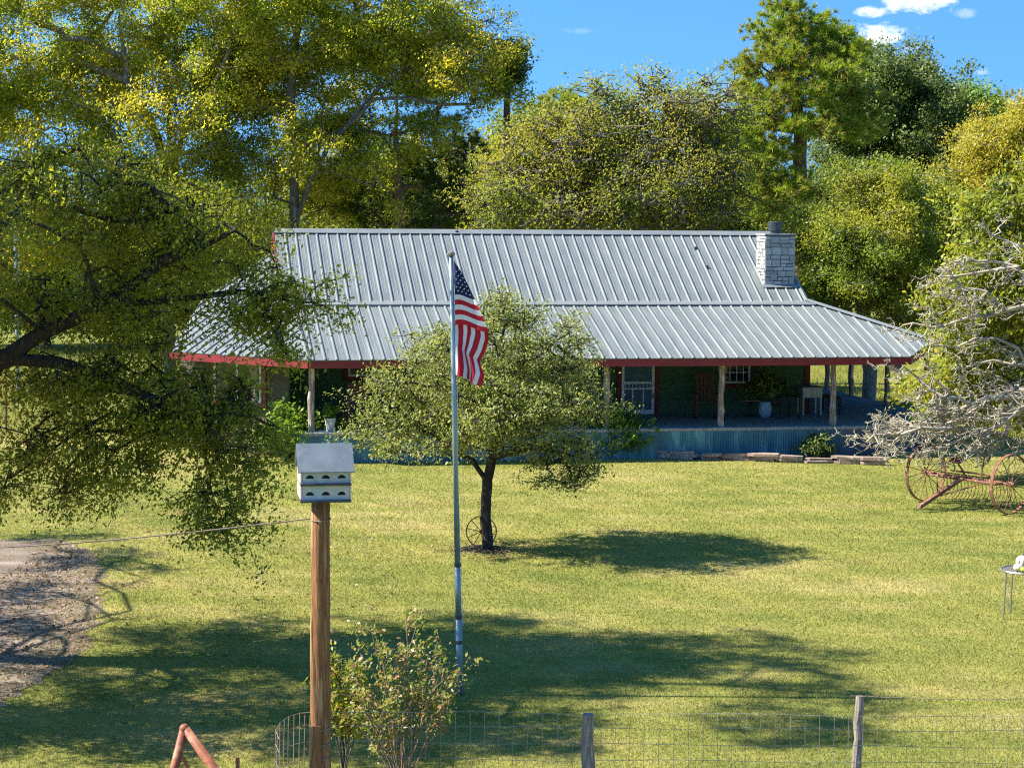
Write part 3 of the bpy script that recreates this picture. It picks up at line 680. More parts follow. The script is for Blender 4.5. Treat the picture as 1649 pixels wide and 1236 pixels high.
def tree(name, label, cat, base, trunk, lobes, clumps, per, sig, leaf, lm, bm, tip, brad, seed, group=None, twig_extra=0, droop=0.0, up=.5, shell=.45, arch=.12, ldroop=0.0, extra_limbs=(), kd=2, bare=0.0, sub=None):
    rng = np.random.default_rng(seed); root = empty(name, base, 0, label, cat, group); b = np.array([float(q) for q in base]); S = Skel(rng)
    i0 = S.add((0, 0, -.1), -1); last = i0; tr_nodes = []
    for q in trunk: last = S.limb(last, np.array(q) - b, 3, .06, 0); tr_nodes.append(last)
    for limb in extra_limbs:
        P = np.array(S.p); q0 = np.array(limb[0]) - b; par = int(((P - q0) ** 2).sum(1).argmin())
        for q in limb[0:]: par = S.limb(par, np.array(q) - b, 2, .06, 0)
    tot = sum(l[2] * l[1][0] * l[1][2] for l in lobes); tips = []
    nsk = len(S.p)
    for c, r, w_ in lobes:
        c = np.array(c) - b; P = np.array(S.p[1:nsk]); d = P - c; D = (d[:, 0] ** 2 + d[:, 1] ** 2) + d[:, 2] ** 2 + np.maximum(0, d[:, 2] + .3 * r[2]) ** 2 * 3
        par = int(D.argmin()) + 1; S.limb(par, c, 5, .18, arch)
    for c, r, w_ in lobes:
        c = np.array(c) - b; k = max(4, int(clumps * w_ * r[0] * r[2] / tot)); pts = ell(rng, k, c, r, shell)
        o_ = np.argsort(((pts - c) ** 2).sum(1))
        for p in pts[o_]:
            if p[2] < .25: p[2] = .25 + rng.random() * .3
            t = S.twig(p, kd, .2, 1, -.05 - droop * .1); tips.append(t)
            for _ in range(twig_extra):
                q = p + rng.normal(0, sub or sig * 1.3, 3) * np.array([1, 1, .6]) + np.array([0, 0, -droop * rng.random()]); t2 = S.limb(t, q, 2, .25, 0); tips.append(t2)
    S.mesh('trunk', bm, root, tip, brad)
    P = np.array(S.p)[tips]
    if bare: P = P[rng.random(len(P)) > bare]
    if b[1] > 60: leaf = (leaf[0] * .52, leaf[1] * .52); per = int(per * 3.3)   # far crowns: finer leaves
    C = np.repeat(P, per, 0); off = rng.normal(0, sig, C.shape); off[:, 2] -= droop * np.abs(rng.normal(0, .5, len(C))); C = C + off * np.array([1, 1, .75]); C[:, 2] = np.maximum(C[:, 2], .05)
    V, Fq = leaves_np(C, leaf[0], leaf[1], rng, up, droop=ldroop)
    mesh_np('crown', V, Fq, lm, root); return root

def pine(name, label, base, top, lobes, clumps, per, lm, bm, brad, seed, nl=.26, nw=.012, sig=.19, group=None, lean=(0, 0)):
    rng = np.random.default_rng(seed); root = empty(name, base, 0, label, 'pine tree', group); b = np.array([float(q) for q in base]); S = Skel(rng)
    S.add((0, 0, -.1), -1); S.limb(0, np.array(top) - b, 14, .05, 0); ns = len(S.p); tips = []; par_t = []
    tot = sum(l[2] * l[1][0] * l[1][2] for l in lobes)
    for c, r, w_ in lobes:
        c = np.array(c) - b; P = np.array(S.p[:ns]); D = np.abs(P[:, 2] - (c[2] - .25 * np.hypot(*(c - P)[:, :2].T))); par = int(D.argmin())
        S.limb(par, c, 4, .12, -.05); k = max(3, int(clumps * w_ * r[0] * r[2] / tot)); pts = ell(rng, k, c, r, .2)
        for p in pts[np.argsort(((pts - c) ** 2).sum(1))]: tips.append(S.twig(p, 2, .12, ns, -.08))
    S.mesh('trunk', bm, root, .012, brad)
    P = np.array(S.p); T = P[tips]; D = T - P[np.array(S.par)[tips]]; D /= np.linalg.norm(D, axis=1, keepdims=True) + 1e-9; D[:, 2] += .35
    C = np.repeat(T, 5, 0) + rng.normal(0, sig, (len(T) * 5, 3)) * np.array([1, 1, .45]); D = np.repeat(D, 5, 0)
    V, Fq = needles_np(C, D, per, nl, nw, rng, .75); mesh_np('crown', V, Fq, lm, root); return root

L_yel = leaf_mat('yellow_oak_leaves', [(.12, .145, .014), (.23, .235, .022), (.34, .315, .03), (.42, .355, .04), (.32, .22, .045)], .55, patch=[(.11, .15, .016), (.21, .25, .024), (.30, .31, .03)], pscale=.25)
L_near = leaf_mat('near_oak_leaves', [(.05, .06, .014), (.10, .125, .02), (.155, .18, .024), (.21, .21, .03), (.17, .105, .035)], .5, patch=[(.085, .11, .017), (.18, .20, .024), (.29, .28, .03)], pscale=.5)
L_yard = leaf_mat('yard_oak_leaves', [(.06, .085, .02), (.11, .145, .032), (.18, .205, .05), (.26, .27, .10), (.16, .14, .05)], .36, rough=.5, spec=.3)
L_olive = leaf_mat('olive_autumn_leaves', [(.10, .125, .018), (.18, .195, .026), (.25, .24, .034), (.29, .24, .04), (.21, .15, .04)], .5, patch=[(.09, .12, .02), (.15, .185, .03), (.22, .23, .04)], pscale=.3)
L_dark = leaf_mat('dark_evergreen_leaves', [(.035, .06, .014), (.065, .10, .022), (.095, .13, .028), (.13, .15, .035)], .28, rough=.5, spec=.3)
L_pine = leaf_mat('pine_needles', [(.10, .17, .014), (.18, .26, .02), (.25, .31, .026), (.27, .27, .04)], .35, patch=[(.08, .14, .014), (.16, .22, .022), (.34, .20, .06)], pscale=.5)
L_pined = leaf_mat('dark_pine_needles', [(.025, .05, .012), (.045, .08, .016), (.07, .11, .018)], .2)
L_lime = leaf_mat('lime_yellow_leaves', [(.10, .14, .012), (.19, .22, .018), (.27, .28, .022), (.34, .30, .03), (.20, .12, .03)], .4, patch=[(.08, .11, .014), (.14, .17, .018), (.20, .20, .025)], pscale=.6)
L_gold = leaf_mat('gold_olive_leaves', [(.11, .13, .014), (.19, .21, .02), (.26, .26, .026), (.30, .25, .03)], .4, patch=[(.09, .13, .014), (.16, .20, .02)], pscale=.4)
L_orange = leaf_mat('orange_autumn_leaves', [(.22, .18, .02), (.29, .23, .024), (.26, .25, .03), (.16, .18, .022)], .4)
L_green = leaf_mat('fresh_green_leaves', [(.04, .09, .012), (.08, .15, .016), (.12, .19, .02), (.19, .24, .03)], .35)
L_under = leaf_mat('woodland_leaves', [(.05, .075, .012), (.09, .12, .018), (.14, .16, .025), (.19, .17, .03)], .35, patch=[(.05, .085, .014), (.11, .15, .02)], pscale=.2)
L_myrtle = leaf_mat('myrtle_leaves', [(.07, .11, .02), (.12, .16, .03), (.18, .19, .045), (.24, .19, .08), (.22, .11, .06)], .35, rough=.4)

QUAL = 1.0
# 1 the large oak whose trunk stands outside the frame, leaning over the yard from the left
Yn = 28.5
tree('oak_tree', 'big shady oak reaching in from the left edge with drooping leafy branches', 'oak tree', gnd(-560, 340 + FPX * CAMH / Yn),
     [at(-520, 820, Yn), at(-450, 640, Yn), at(-430, 420, Yn - .5), at(-380, 150, Yn), at(-300, -120, Yn - 1), at(-130, -230, Yn - 1.5), at(60, -260, Yn - 2)],
     [pxl(300, 350, Yn + .6, 150, 85, 1.6, 1.0), pxl(150, 300, Yn, 120, 90, 2), pxl(60, 470, Yn + .8, 100, 70, 1.5), pxl(390, 450, Yn, 85, 70, 1.0), pxl(225, 460, Yn + .4, 100, 70, 1.4),
      pxl(440, 520, Yn - .2, 60, 50, .6, .7), pxl(500, 470, Yn, 55, 55, .6, .2),
      pxl(120, 620, Yn + .3, 95, 65, 1.2), pxl(210, 575, Yn + .2, 80, 45, 1.0, .9), pxl(70, 590, Yn + .6, 70, 40, .9, .5), pxl(390, 620, Yn, 50, 50, .7, .8), pxl(-420, 330, 36.5, 130, 70, 1.5, .5), pxl(-330, 440, 39.5, 110, 50, 1.0, .3), pxl(-420, 470, 33.5, 120, 60, 1.2, .4), pxl(-560, 420, 31, 150, 70, 1.2, .4), pxl(300, 650, Yn, 105, 75, 1.2, 1.15), pxl(385, 690, Yn - .3, 60, 70, .7), pxl(220, 700, Yn, 90, 60, 1.0), pxl(335, 790, Yn, 55, 55, .5, .9), pxl(375, 830, Yn - .1, 35, 40, .4, .9), pxl(160, 750, Yn, 35, 60, .4, .6), pxl(50, 700, Yn + .4, 60, 65, .8, .8), pxl(95, 770, Yn, 30, 50, .3, .5), pxl(15, 770, Yn + .2, 35, 55, .4, .5),
      pxl(-120, 290, Yn, 170, 110, 3.2, 1.1), pxl(-330, 200, Yn, 230, 160, 4, .9), pxl(-260, -40, Yn, 200, 110, 3.4, .9), pxl(-60, -170, Yn, 200, 70, 3, .9), pxl(60, -150, Yn - 1.5, 110, 50, 1.6, .6), pxl(-420, -120, Yn, 260, 120, 3.5, .7), pxl(-620, 260, Yn, 200, 200, 3.6, .6), pxl(-150, 560, Yn + 1, 120, 90, 2, .7),
      pxl(-250, 420, Yn - 3.2, 200, 120, 1.6, .8), pxl(-60, 330, Yn - 3.6, 150, 100, 1.5, .55), pxl(-330, 560, Yn - 2.2, 150, 90, 1.6, .7), pxl(-420, 600, Yn - 4.2, 220, 120, 1.3, .9), pxl(-200, 380, Yn - 4.4, 190, 110, 1.2, .8), pxl(-620, 680, Yn - 3.5, 160, 90, 1.6, .8), pxl(-250, 120, Yn - 4, 170, 90, 1.6, .7), pxl(-60, -190, Yn - 3.5, 170, 60, 1.4, .8), pxl(-700, 450, Yn - 4, 170, 120, 1.5, .8)],
     980, 50, .12, (.031, .016), L_near, M['barkdark'], .005, .25, 101, twig_extra=5, droop=.26, ldroop=.6, shell=.25, sub=.27, up=.2,
     extra_limbs=[(at(-380, 590, Yn), at(-150, 600, Yn), at(15, 575, Yn), at(70, 535, Yn), at(160, 492, Yn), at(260, 485, Yn), at(350, 512, Yn), at(440, 520, Yn)),
                  (at(20, 577, Yn), at(90, 583, Yn), at(180, 610, Yn), at(260, 650, Yn), at(330, 690, Yn)), (at(165, 490, Yn), at(260, 420, Yn), at(380, 370, Yn)), (at(255, 482, Yn), at(380, 470, Yn), at(470, 486, Yn), at(540, 486, Yn))])

# 2 tall yellow oaks behind the left end of the house
def rear(px, Y): g = gnd(px, 340 + FPX * CAMH / Y); return (float(g[0]), float(Y), 0.0)
Yb = 73.0
tree('oak_tree', 'tall yellow green oak filling the upper left corner behind the house', 'oak tree', rear(262, Yb + 2), [at(265, 420, Yb + 2), at(280, 270, Yb + 2), at(268, 150, Yb + 2), at(250, 40, Yb + 2)],
     [pxl(40, 80, Yb, 130, 110, 3), pxl(200, 60, Yb + 2, 130, 110, 3), pxl(330, 70, Yb + 1, 110, 100, 3), pxl(90, 210, Yb, 140, 80, 3), pxl(260, 190, Yb - 1, 110, 90, 2.5), pxl(380, 200, Yb + 1, 70, 90, 2), pxl(-90, 120, Yb, 130, 150, 3), pxl(150, 320, Yb - 1, 160, 80, 3), pxl(330, 310, Yb, 90, 70, 2), pxl(20, 380, Yb, 90, 60, 2.5, .8), pxl(200, -70, Yb, 240, 90, 3, .6), pxl(320, 380, Yb - 1, 120, 60, 2.5, .9), pxl(10, 270, Yb + 1, 120, 80, 2.5, .8), pxl(120, 130, Yb + 2, 120, 80, 2.5, .7), pxl(390, 40, Yb + 2, 80, 90, 2, .8), pxl(120, 420, Yb - 1, 110, 50, 2.5, .8), pxl(400, 340, Yb + 3, 80, 70, 2.5, .8)],
     520, 32, .25, (.10, .055), L_yel, M['barkgrey'], .012, .22, 201, twig_extra=4, sub=.55, up=.15, group='tall yellow oaks behind the house', kd=2, extra_limbs=[(at(277, 290, Yb + 2), at(240, 190, Yb), at(205, 130, Yb), at(195, 60, Yb)), (at(280, 270, Yb + 1), at(330, 160, Yb), at(370, 80, Yb))])
tree('oak_tree', 'tall forked yellow oak with long grey limbs spreading right above the roof', 'oak tree', rear(474, Yb), [at(474, 420, Yb), at(474, 340, Yb), at(468, 150, Yb), at(478, 60, Yb)],
     [pxl(470, 40, Yb, 110, 90, 2.5), pxl(600, 40, Yb, 110, 80, 2.5), pxl(700, 50, Yb, 90, 60, 2.2), pxl(745, 110, Yb - 1, 80, 55, 1.8), pxl(660, 120, Yb, 80, 50, 2, .8), pxl(790, 165, Yb, 50, 30, 1.2, .6), pxl(560, 130, Yb + 1, 80, 60, 2, .8), pxl(430, 170, Yb + 1, 60, 80, 2, .7), pxl(540, 260, Yb + 2, 60, 60, 2, .5), pxl(520, -60, Yb, 220, 80, 3, .6), pxl(700, 210, Yb, 90, 35, 1.6, .5), pxl(420, 300, Yb + 1, 50, 50, 1.6, .6), pxl(560, 200, Yb + 4, 90, 60, 2, .8), pxl(640, 260, Yb + 5, 90, 60, 2, .6), pxl(400, 120, Yb + 3, 90, 90, 2.5, .8), pxl(500, 330, Yb + 5, 80, 50, 2, .7), pxl(800, 110, Yb, 40, 30, 1.2, .6), pxl(490, 235, Yb - 2, 50, 70, .9, .5), pxl(600, 300, Yb - 1.5, 50, 50, 1, .35)],
     380, 30, .24, (.10, .055), L_yel, M['barkmid'], .012, .18, 202, twig_extra=4, sub=.5, up=.15, group='tall yellow oaks behind the house',
     extra_limbs=[(at(478, 350, Yb), at(500, 290, Yb - .4), at(530, 235, Yb - .8), at(580, 175, Yb - 1), at(640, 120, Yb - 1), at(700, 70, Yb)), (at(545, 215, Yb - .8), at(600, 160, Yb - 1.2), at(660, 158, Yb - 1.4), at(760, 168, Yb - 1.2)), (at(470, 230, Yb), at(430, 170, Yb - 1), at(405, 190, Yb - 1)), (at(505, 285, Yb - .4), at(520, 170, Yb), at(550, 90, Yb))])
# dead limb and pine
pine('pine_tree', 'dark pine with reddish trunk standing behind the roof under the forked oak', rear(640, Yb + 3), at(640, 60, Yb + 3),
     [pxl(690, 200, Yb + 4, 70, 30, 2), pxl(740, 240, Yb + 4, 60, 35, 2), pxl(590, 210, Yb + 4, 60, 35, 2), pxl(710, 290, Yb + 4, 80, 30, 2), pxl(560, 280, Yb + 5, 60, 40, 2), pxl(730, 345, Yb + 4, 70, 30, 2), pxl(600, 340, Yb + 5, 60, 35, 2), pxl(660, 140, Yb + 4, 60, 30, 2), pxl(760, 300, Yb + 5, 50, 50, 2), pxl(670, 345, Yb + 6, 70, 35, 2)], 330, 26, L_pined, M['barkpine'], .23, 203, nl=.30, nw=.013)
tree('magnolia_tree', 'small dark glossy treetop poking out right of the forked oak', 'magnolia tree', rear(812, 74), [at(815, 300, 74), at(818, 140, 74)], [pxl(820, 92, 74, 26, 28, .8), pxl(838, 115, 74, 14, 16, .5), pxl(806, 125, 74, 30, 26, .9)], 60, 26, .18, (.16, .06), L_dark, M['bark'], .015, .12, 204, up=.2)
# middle olive thicket oaks
Ym = 67.5
tree('oak_tree', 'round twiggy olive oak behind the middle of the roof', 'oak tree', rear(905, Ym), [at(905, 380, Ym), at(900, 300, Ym)],
     [pxl(900, 260, Ym, 90, 70, 2.5), pxl(850, 320, Ym - .5, 75, 60, 2.2), pxl(960, 230, Ym, 70, 70, 2.2), pxl(930, 330, Ym - 1, 90, 55, 2.4), pxl(885, 210, Ym, 60, 40, 1.6, .45), pxl(815, 290, Ym, 50, 60, 1.6, .8), pxl(800, 345, Ym, 50, 40, 1.6, .9), pxl(965, 150, Ym, 30, 30, 1.0, .2), pxl(905, 190, Ym, 30, 28, 1.0, .2)], 330, 10, .24, (.085, .045), L_olive, M['barkmid'], .016, .2, 205, twig_extra=6, shell=.3, bare=.3, sub=.42, up=.15, group='olive oaks behind the middle of the roof')
tree('oak_tree', 'taller sparse olive oak with bare twigs at the top left of the big pine', 'oak tree', rear(1098, Ym), [at(1098, 400, Ym), at(1075, 310, Ym), at(1050, 230, Ym)],
     [pxl(1040, 210, Ym, 80, 65, 2.2), pxl(1130, 190, Ym, 70, 60, 2), pxl(1070, 290, Ym - 1, 95, 60, 2.4), pxl(1150, 300, Ym, 55, 80, 2), pxl(1010, 330, Ym - 1, 70, 50, 2), pxl(1110, 350, Ym - 1, 80, 45, 2), pxl(1030, 145, Ym, 55, 28, 1.4, .25), pxl(1110, 135, Ym, 60, 24, 1.4, .25), pxl(980, 165, Ym, 35, 35, 1.2, .25)], 340, 10, .24, (.085, .045), L_olive, M['barkmid'], .016, .2, 206, twig_extra=6, shell=.3, bare=.3, sub=.42, up=.15, group='olive oaks behind the middle of the roof',
     extra_limbs=[(at(1075, 310, Ym), at(1010, 265, Ym - 1.4), at(960, 240, Ym - 1.6)), (at(1080, 320, Ym), at(1110, 230, Ym - 1.2), at(1100, 170, Ym))])
pine('pine_tree', 'small bright green pine top far off between the oak and the sky', rear(905, 110), at(905, 140, 110), [pxl(905, 165, 110, 40, 22, 2), pxl(880, 185, 110, 32, 20, 2), pxl(935, 178, 110, 32, 20, 2), pxl(900, 215, 110, 40, 22, 2), pxl(950, 215, 110, 40, 25, 2)], 150, 26, L_pine, M['barkpine'], .2, 207, nl=.38, nw=.02)
# right-hand group
Yp = 76.0
pine('pine_tree', 'tallest bright green pine rising behind the chimney', rear(1287, Yp), at(1278, -25, Yp),
     [pxl(1268, 15, Yp, 45, 28, 1.2), pxl(1301, 40, Yp, 54, 24, 1.4), pxl(1245, 55, Yp - .4, 48, 24, 1.3), pxl(1335, 70, Yp, 60, 24, 1.6), pxl(1268, 90, Yp - 1, 66, 22, 1.6), pxl(1369, 90, Yp, 48, 24, 1.5), pxl(1229, 110, Yp, 60, 22, 1.6), pxl(1313, 120, Yp - 1.2, 78, 24, 1.8), pxl(1201, 155, Yp, 60, 22, 1.6), pxl(1279, 160, Yp - 1.5, 72, 24, 1.8), pxl(1357, 150, Yp, 72, 26, 1.8), pxl(1223, 195, Yp - 1, 66, 22, 1.8), pxl(1178, 215, Yp, 48, 22, 1.6), pxl(1301, 205, Yp - 1.4, 72, 24, 1.8), pxl(1380, 200, Yp + .5, 60, 28, 1.8), pxl(1234, 245, Yp - 1, 60, 24, 1.6), pxl(1201, 310, Yp - 1, 48, 24, 1.6, .8), pxl(1285, 300, Yp - 1.2, 60, 26, 1.6, .8), pxl(1245, 335, Yp - 1.2, 60, 22, 1.5, .7)],
     700, 34, L_pine, M['barkpine'], .28, 208, nl=.27, nw=.017)
Yd = 82.0
tree('oak_tree', 'dark green broadleaf tree standing right behind the tallest pine', 'oak tree', rear(1430, Yd), [at(1430, 350, Yd), at(1435, 200, Yd)],
     [pxl(1400, 130, Yd, 70, 50, 3), pxl(1450, 170, Yd, 80, 60, 3), pxl(1380, 210, Yd, 80, 60, 3), pxl(1480, 130, Yd, 35, 45, 1.5, .7), pxl(1470, 240, Yd - 1, 80, 60, 3), pxl(1400, 280, Yd - 1, 80, 50, 3), pxl(1345, 90, Yd + 2, 45, 40, 2, .7), pxl(1505, 190, Yd, 40, 50, 2), pxl(1510, 270, Yd, 50, 50, 2)], 240, 40, .26, (.12, .065), L_dark, M['bark'], .014, .3, 209, twig_extra=3, sub=.55, up=.2)
tree('oak_tree', 'green treetop against the sky near the upper right corner', 'oak tree', rear(1565, 92), [at(1565, 330, 92), at(1565, 220, 92)], [pxl(1560, 180, 92, 45, 35, 2), pxl(1590, 220, 92, 55, 35, 2), pxl(1540, 230, 92, 45, 40, 2)], 170, 60, .45, (.15, .08), L_green, M['bark'], .016, .2, 210)
pine('pine_tree', 'tiny bright pine crown beside the upper right treetop', rear(1618, 105), at(1618, 140, 105), [pxl(1615, 165, 105, 25, 14, 1.4), pxl(1625, 190, 105, 30, 18, 1.5), pxl(1650, 200, 105, 35, 25, 1.5)], 70, 26, L_pine, M['barkpine'], .15, 211, nl=.36, nw=.02)
tree('oak_tree', 'orange tinged tree behind the yellow tree at the right edge', 'oak tree', rear(1625, 70), [at(1625, 380, 70), at(1620, 280, 70)], [pxl(1610, 235, 70, 65, 45, 2.2), pxl(1670, 210, 70, 60, 50, 2.2), pxl(1630, 290, 70, 80, 50, 2.4), pxl(1580, 300, 70, 40, 40, 1.6)], 150, 40, .22, (.09, .05), L_orange, M['barkgrey'], .012, .2, 212, twig_extra=3, sub=.45, up=.2)
tree('oak_tree', 'dark shrubby tree in the gap beside the orange tree', 'oak tree', rear(1530, 71), [at(1530, 400, 71), at(1530, 340, 71)], [pxl(1535, 325, 71, 45, 40, 1.8), pxl(1520, 380, 71, 60, 50, 1.8), pxl(1550, 400, 71, 45, 60, 1.8)], 200, 60, .34, (.1, .055), L_dark, M['bark'], .012, .14, 213)
Yc = 66.5
tree('oak_tree', 'rounded olive gold tree behind the chimney and right end of the roof', 'oak tree', rear(1390, Yc), [at(1390, 480, Yc), at(1395, 400, Yc)],
     [pxl(1400, 290, Yc, 60, 40, 2), pxl(1350, 350, Yc, 75, 60, 2.4), pxl(1450, 330, Yc, 65, 60, 2.2), pxl(1400, 390, Yc - 1, 90, 60, 2.4), pxl(1320, 420, Yc, 50, 60, 2), pxl(1480, 420, Yc - .5, 65, 60, 2), pxl(1380, 450, Yc - 1, 80, 50, 2), pxl(1450, 480, Yc - 1, 60, 45, 1.8), pxl(1500, 340, Yc + .5, 40, 60, 1.6)], 260, 36, .2, (.08, .043), L_gold, M['barkgrey'], .012, .24, 214, twig_extra=4, sub=.42, up=.2)
# the sunlit tree at the right edge in front of the house corner
Yr = 47.6
tree('oak_tree', 'sunlit lime yellow tree in front of the right end of the porch', 'oak tree', rear(1730, Yr + .5), [at(1735, 640, Yr + .5), at(1700, 500, Yr), at(1690, 380, Yr)],
     [pxl(1600, 440, Yr + .6, 75, 60, 1.6), pxl(1552, 480, Yr + .6, 55, 42, 1.4, .8), pxl(1640, 350, Yr + .6, 70, 60, 1.6), pxl(1580, 370, Yr + .8, 50, 45, 1.3, .7), pxl(1560, 570, Yr + .8, 62, 45, 1.3), pxl(1610, 540, Yr + .8, 80, 55, 1.6), pxl(1690, 470, Yr, 80, 90, 2), pxl(1575, 645, Yr + 1.2, 80, 45, 1.2, .9), pxl(1650, 640, Yr + 1, 80, 60, 1.6), pxl(1510, 640, Yr + 1.2, 40, 40, .9, .7), pxl(1690, 290, Yr, 70, 60, 2, .8)],
     230, 36, .15, (.055, .03), L_lime, M['barkgrey'], .008, .26, 215, twig_extra=5, up=.2, sub=.32)
# the dead, lichen-covered limbs hanging in front of it
def dead_tree():
    rng = np.random.default_rng(77); Y = 44.6; base = rear(1790, Y); root = empty('dead_tree', base, 0, 'dead grey lichen covered branches tangled at the right edge above the rusty hay rake', 'dead tree'); b = np.array(base); S = Skel(rng)
    S.add((0, 0, -.1), -1); S.limb(0, at(1770, 640, Y) - b, 3, .05, 0)
    mains = [[(1770, 640), (1700, 640), (1649, 655), (1600, 690), (1560, 725)], [(1700, 640), (1640, 625), (1570, 660), (1500, 690), (1440, 710)], [(1649, 655), (1590, 640), (1530, 665), (1480, 690)],
             [(1770, 600), (1690, 490), (1620, 500), (1570, 508), (1545, 460), (1525, 430)], [(1620, 500), (1590, 470), (1555, 465), (1525, 500)], [(1570, 508), (1520, 525), (1470, 520)], [(1600, 690), (1520, 720), (1460, 735), (1412, 728)], [(1649, 655), (1620, 700), (1590, 740)], [(1690, 640), (1680, 720), (1640, 760), (1600, 775)],
             [(1690, 490), (1640, 430), (1590, 420), (1560, 415)], [(1570, 660), (1520, 640), (1480, 610), (1455, 590)], [(1700, 640), (1660, 590), (1600, 580), (1560, 590)], [(1690, 490), (1650, 400), (1600, 380)], [(1600, 690), (1530, 690), (1450, 700), (1408, 700)], [(1640, 430), (1570, 440), (1510, 445)], [(1700, 640), (1640, 560), (1570, 545), (1500, 555)]]
    ends = []
    for mi, m in enumerate(mains):
        yo = Y + rng.normal(0, .5)
        P = np.array(S.p); q0 = at(*m[0], Y) - b; par = int(((P - q0) ** 2).sum(1).argmin())
        for q in m[1:]: par = S.limb(par, at(q[0], q[1], yo + rng.normal(0, .12)) - b, 2, .12, 0); ends.append(par)
    n0 = len(S.p)
    def sprout(i, L, gen):
        d = rng.normal(0, 1, 3); d[0] -= .7; d[2] -= .1; d /= np.linalg.norm(d); t = S.p[i] + d * L * (.5 + rng.random()) * np.array([1, .8, .8])
        if t[2] < .75: t[2] = .75 + .3 * rng.random()
        e = S.limb(i, t, 3, .22, -.06)
        if gen > 0:
            for _ in range(rng.integers(2, 5)): sprout(e - rng.integers(0, 2), L * .58, gen - 1)
    for i in range(6, n0):
        low = S.p[i][2] + b[2] < 2.75
        for _ in range(0 if S.p[i][2] + b[2] < 1.25 else rng.integers(3, 6) if low else rng.integers(1, 3)): sprout(i, .54 if low else .46, 2)
    S.mesh('trunk', M['lichen'], root, .0068, .11)
    # tufts of lichen clinging to the twigs
    P = np.array(S.p)[n0:]; P = P[rng.random(len(P)) < .2]; C = np.repeat(P, 3, 0) + rng.normal(0, .018, (len(P) * 3, 3))
    V, Fq = leaves_np(C, .018, .007, rng, 0); mesh_np('lichen_tuft', V, Fq, L_lichen, root)
L_lichen = leaf_mat('lichen_tufts', [(.26, .28, .12), (.34, .34, .18), (.22, .23, .11)], .2, rough=.9)
dead_tree()

# yard live oak
ty = float(tb[1]); k_ = FPX / ty
tree('live_oak', 'small round live oak on the lawn in front of the porch', 'oak tree', tb, [at(783, 800, ty), at(790, 755, ty)],
     [pxl(790, 560, ty, 110, 75, 1.9), pxl(875, 565, ty, 80, 62, 1.7), pxl(695, 580, ty, 85, 60, 1.8), pxl(645, 640, ty, 76, 55, 1.2), pxl(740, 650, ty - .5, 100, 70, 2.0), pxl(850, 640, ty - .6, 110, 70, 2.2), pxl(926, 650, ty, 74, 66, 1.9), pxl(602, 690, ty, 50, 42, 1.0), pxl(690, 710, ty - .3, 90, 40, 1.7), pxl(800, 700, ty + .3, 110, 45, 2.1), pxl(905, 738, ty - .4, 72, 54, 1.1, .9), pxl(938, 738, ty - .3, 46, 48, .9, .8), pxl(825, 503, ty, 62, 38, 1.1, .9), pxl(918, 535, ty, 42, 30, .9, .6), pxl(800, 620, ty + 1.3, 130, 85, 1.3, 1.0), pxl(800, 640, ty - 1.4, 120, 75, 1.1, .8)],
     430, 25, .10, (.031, .0145), L_yard, M['barkdark'], .006, .10, 301, twig_extra=5, up=.15, shell=.3, sub=.2, extra_limbs=[(at(785, 775, ty), at(760, 740, ty), at(700, 700, ty)), (at(786, 770, ty), at(800, 700, ty), at(800, 620, ty))])

# woodland behind: a row of separate background trees closes the view to the horizon
rw = random.Random(5)
for i, (px, Y, yt, rx) in enumerate([(-80, 96, 330, 120), (60, 92, 320, 110), (190, 98, 340, 110), (330, 94, 310, 110), (430, 90, 330, 70), (520, 96, 250, 90), (610, 92, 260, 80), (700, 98, 270, 90), (790, 94, 215, 80), (840, 97, 175, 55), (870, 99, 260, 80), (960, 95, 270, 80), (1050, 92, 260, 80), (1150, 97, 250, 90), (1190, 96, 195, 60), (1240, 93, 290, 80), (1330, 98, 280, 80), (1530, 96, 270, 80), (1620, 93, 290, 90), (1720, 95, 250, 110)]):
    col = (L_under, L_dark, L_olive)[i % 3]
    top = yt + rw.uniform(-10, 10)
    tree('woodland_tree', 'woodland tree closing the view between the trunks behind the house', 'tree', rear(px, Y), [at(px, 460, Y), at(px + 5, top + 90, Y)],
         [pxl(px, top + 40, Y, rx * .7, 45, 3), pxl(px - rx * .4, top + 90, Y, rx * .6, 50, 3), pxl(px + rx * .4, top + 85, Y, rx * .6, 50, 3), pxl(px, top + 140, Y - 1, rx * .9, 60, 3), pxl(px, 470, Y - 1, rx * .8, 60, 2.5, .7)], 210, 44, .6, (.18, .10), col, M['bark'], .02, .2, 400 + i, group='woodland trees behind the house')

# shrubs and bed plants: stems + leaves
def shrub(name, label, cat, base, h, rad, n_st, per, leaf, lm, seed, bm='bark', group=None, spread=1.0, flat=1.0):
    rng = np.random.default_rng(seed); root = empty(name, base, 0, label, cat, group); S = Skel(rng); S.add((0, 0, -.03), -1); tips = []
    for i in range(n_st):
        a = rng.random() * 6.283; q = rng.random() ** .5; t = np.array([math.cos(a) * rad * q, math.sin(a) * rad * q * flat, h * (.45 + .6 * rng.random()) * (1 - .35 * q * q)])
        e = S.limb(0, t, 5, .12, .12); tips += [e - 2, e - 1, e]
        for _ in range(3): tips.append(S.limb(e - rng.integers(0, 3), t + rng.normal(0, rad * .25, 3) * np.array([1, 1, .6]), 2, .15, 0))
    S.mesh('stem', M[bm], root, .004, .03)
    P = np.array(S.p)[tips]; C = np.repeat(P, per, 0) + rng.normal(0, rad * .13 + .02, (len(P) * per, 3)); C[:, 2] = np.maximum(C[:, 2], .02)
    V, Fq = leaves_np(C, leaf[0], leaf[1], rng, .4); mesh_np('foliage', V, Fq, lm, root); return root
def hpt(px, py): g = gnd(px, py); return (float(g[0]), float(g[1]), 0)
shrub('shrub', 'bright green leafy shrub by the leftmost porch post', 'shrub', hpt(462, 742), 1.35, .75, 22, 26, (.06, .032), L_green, 501)
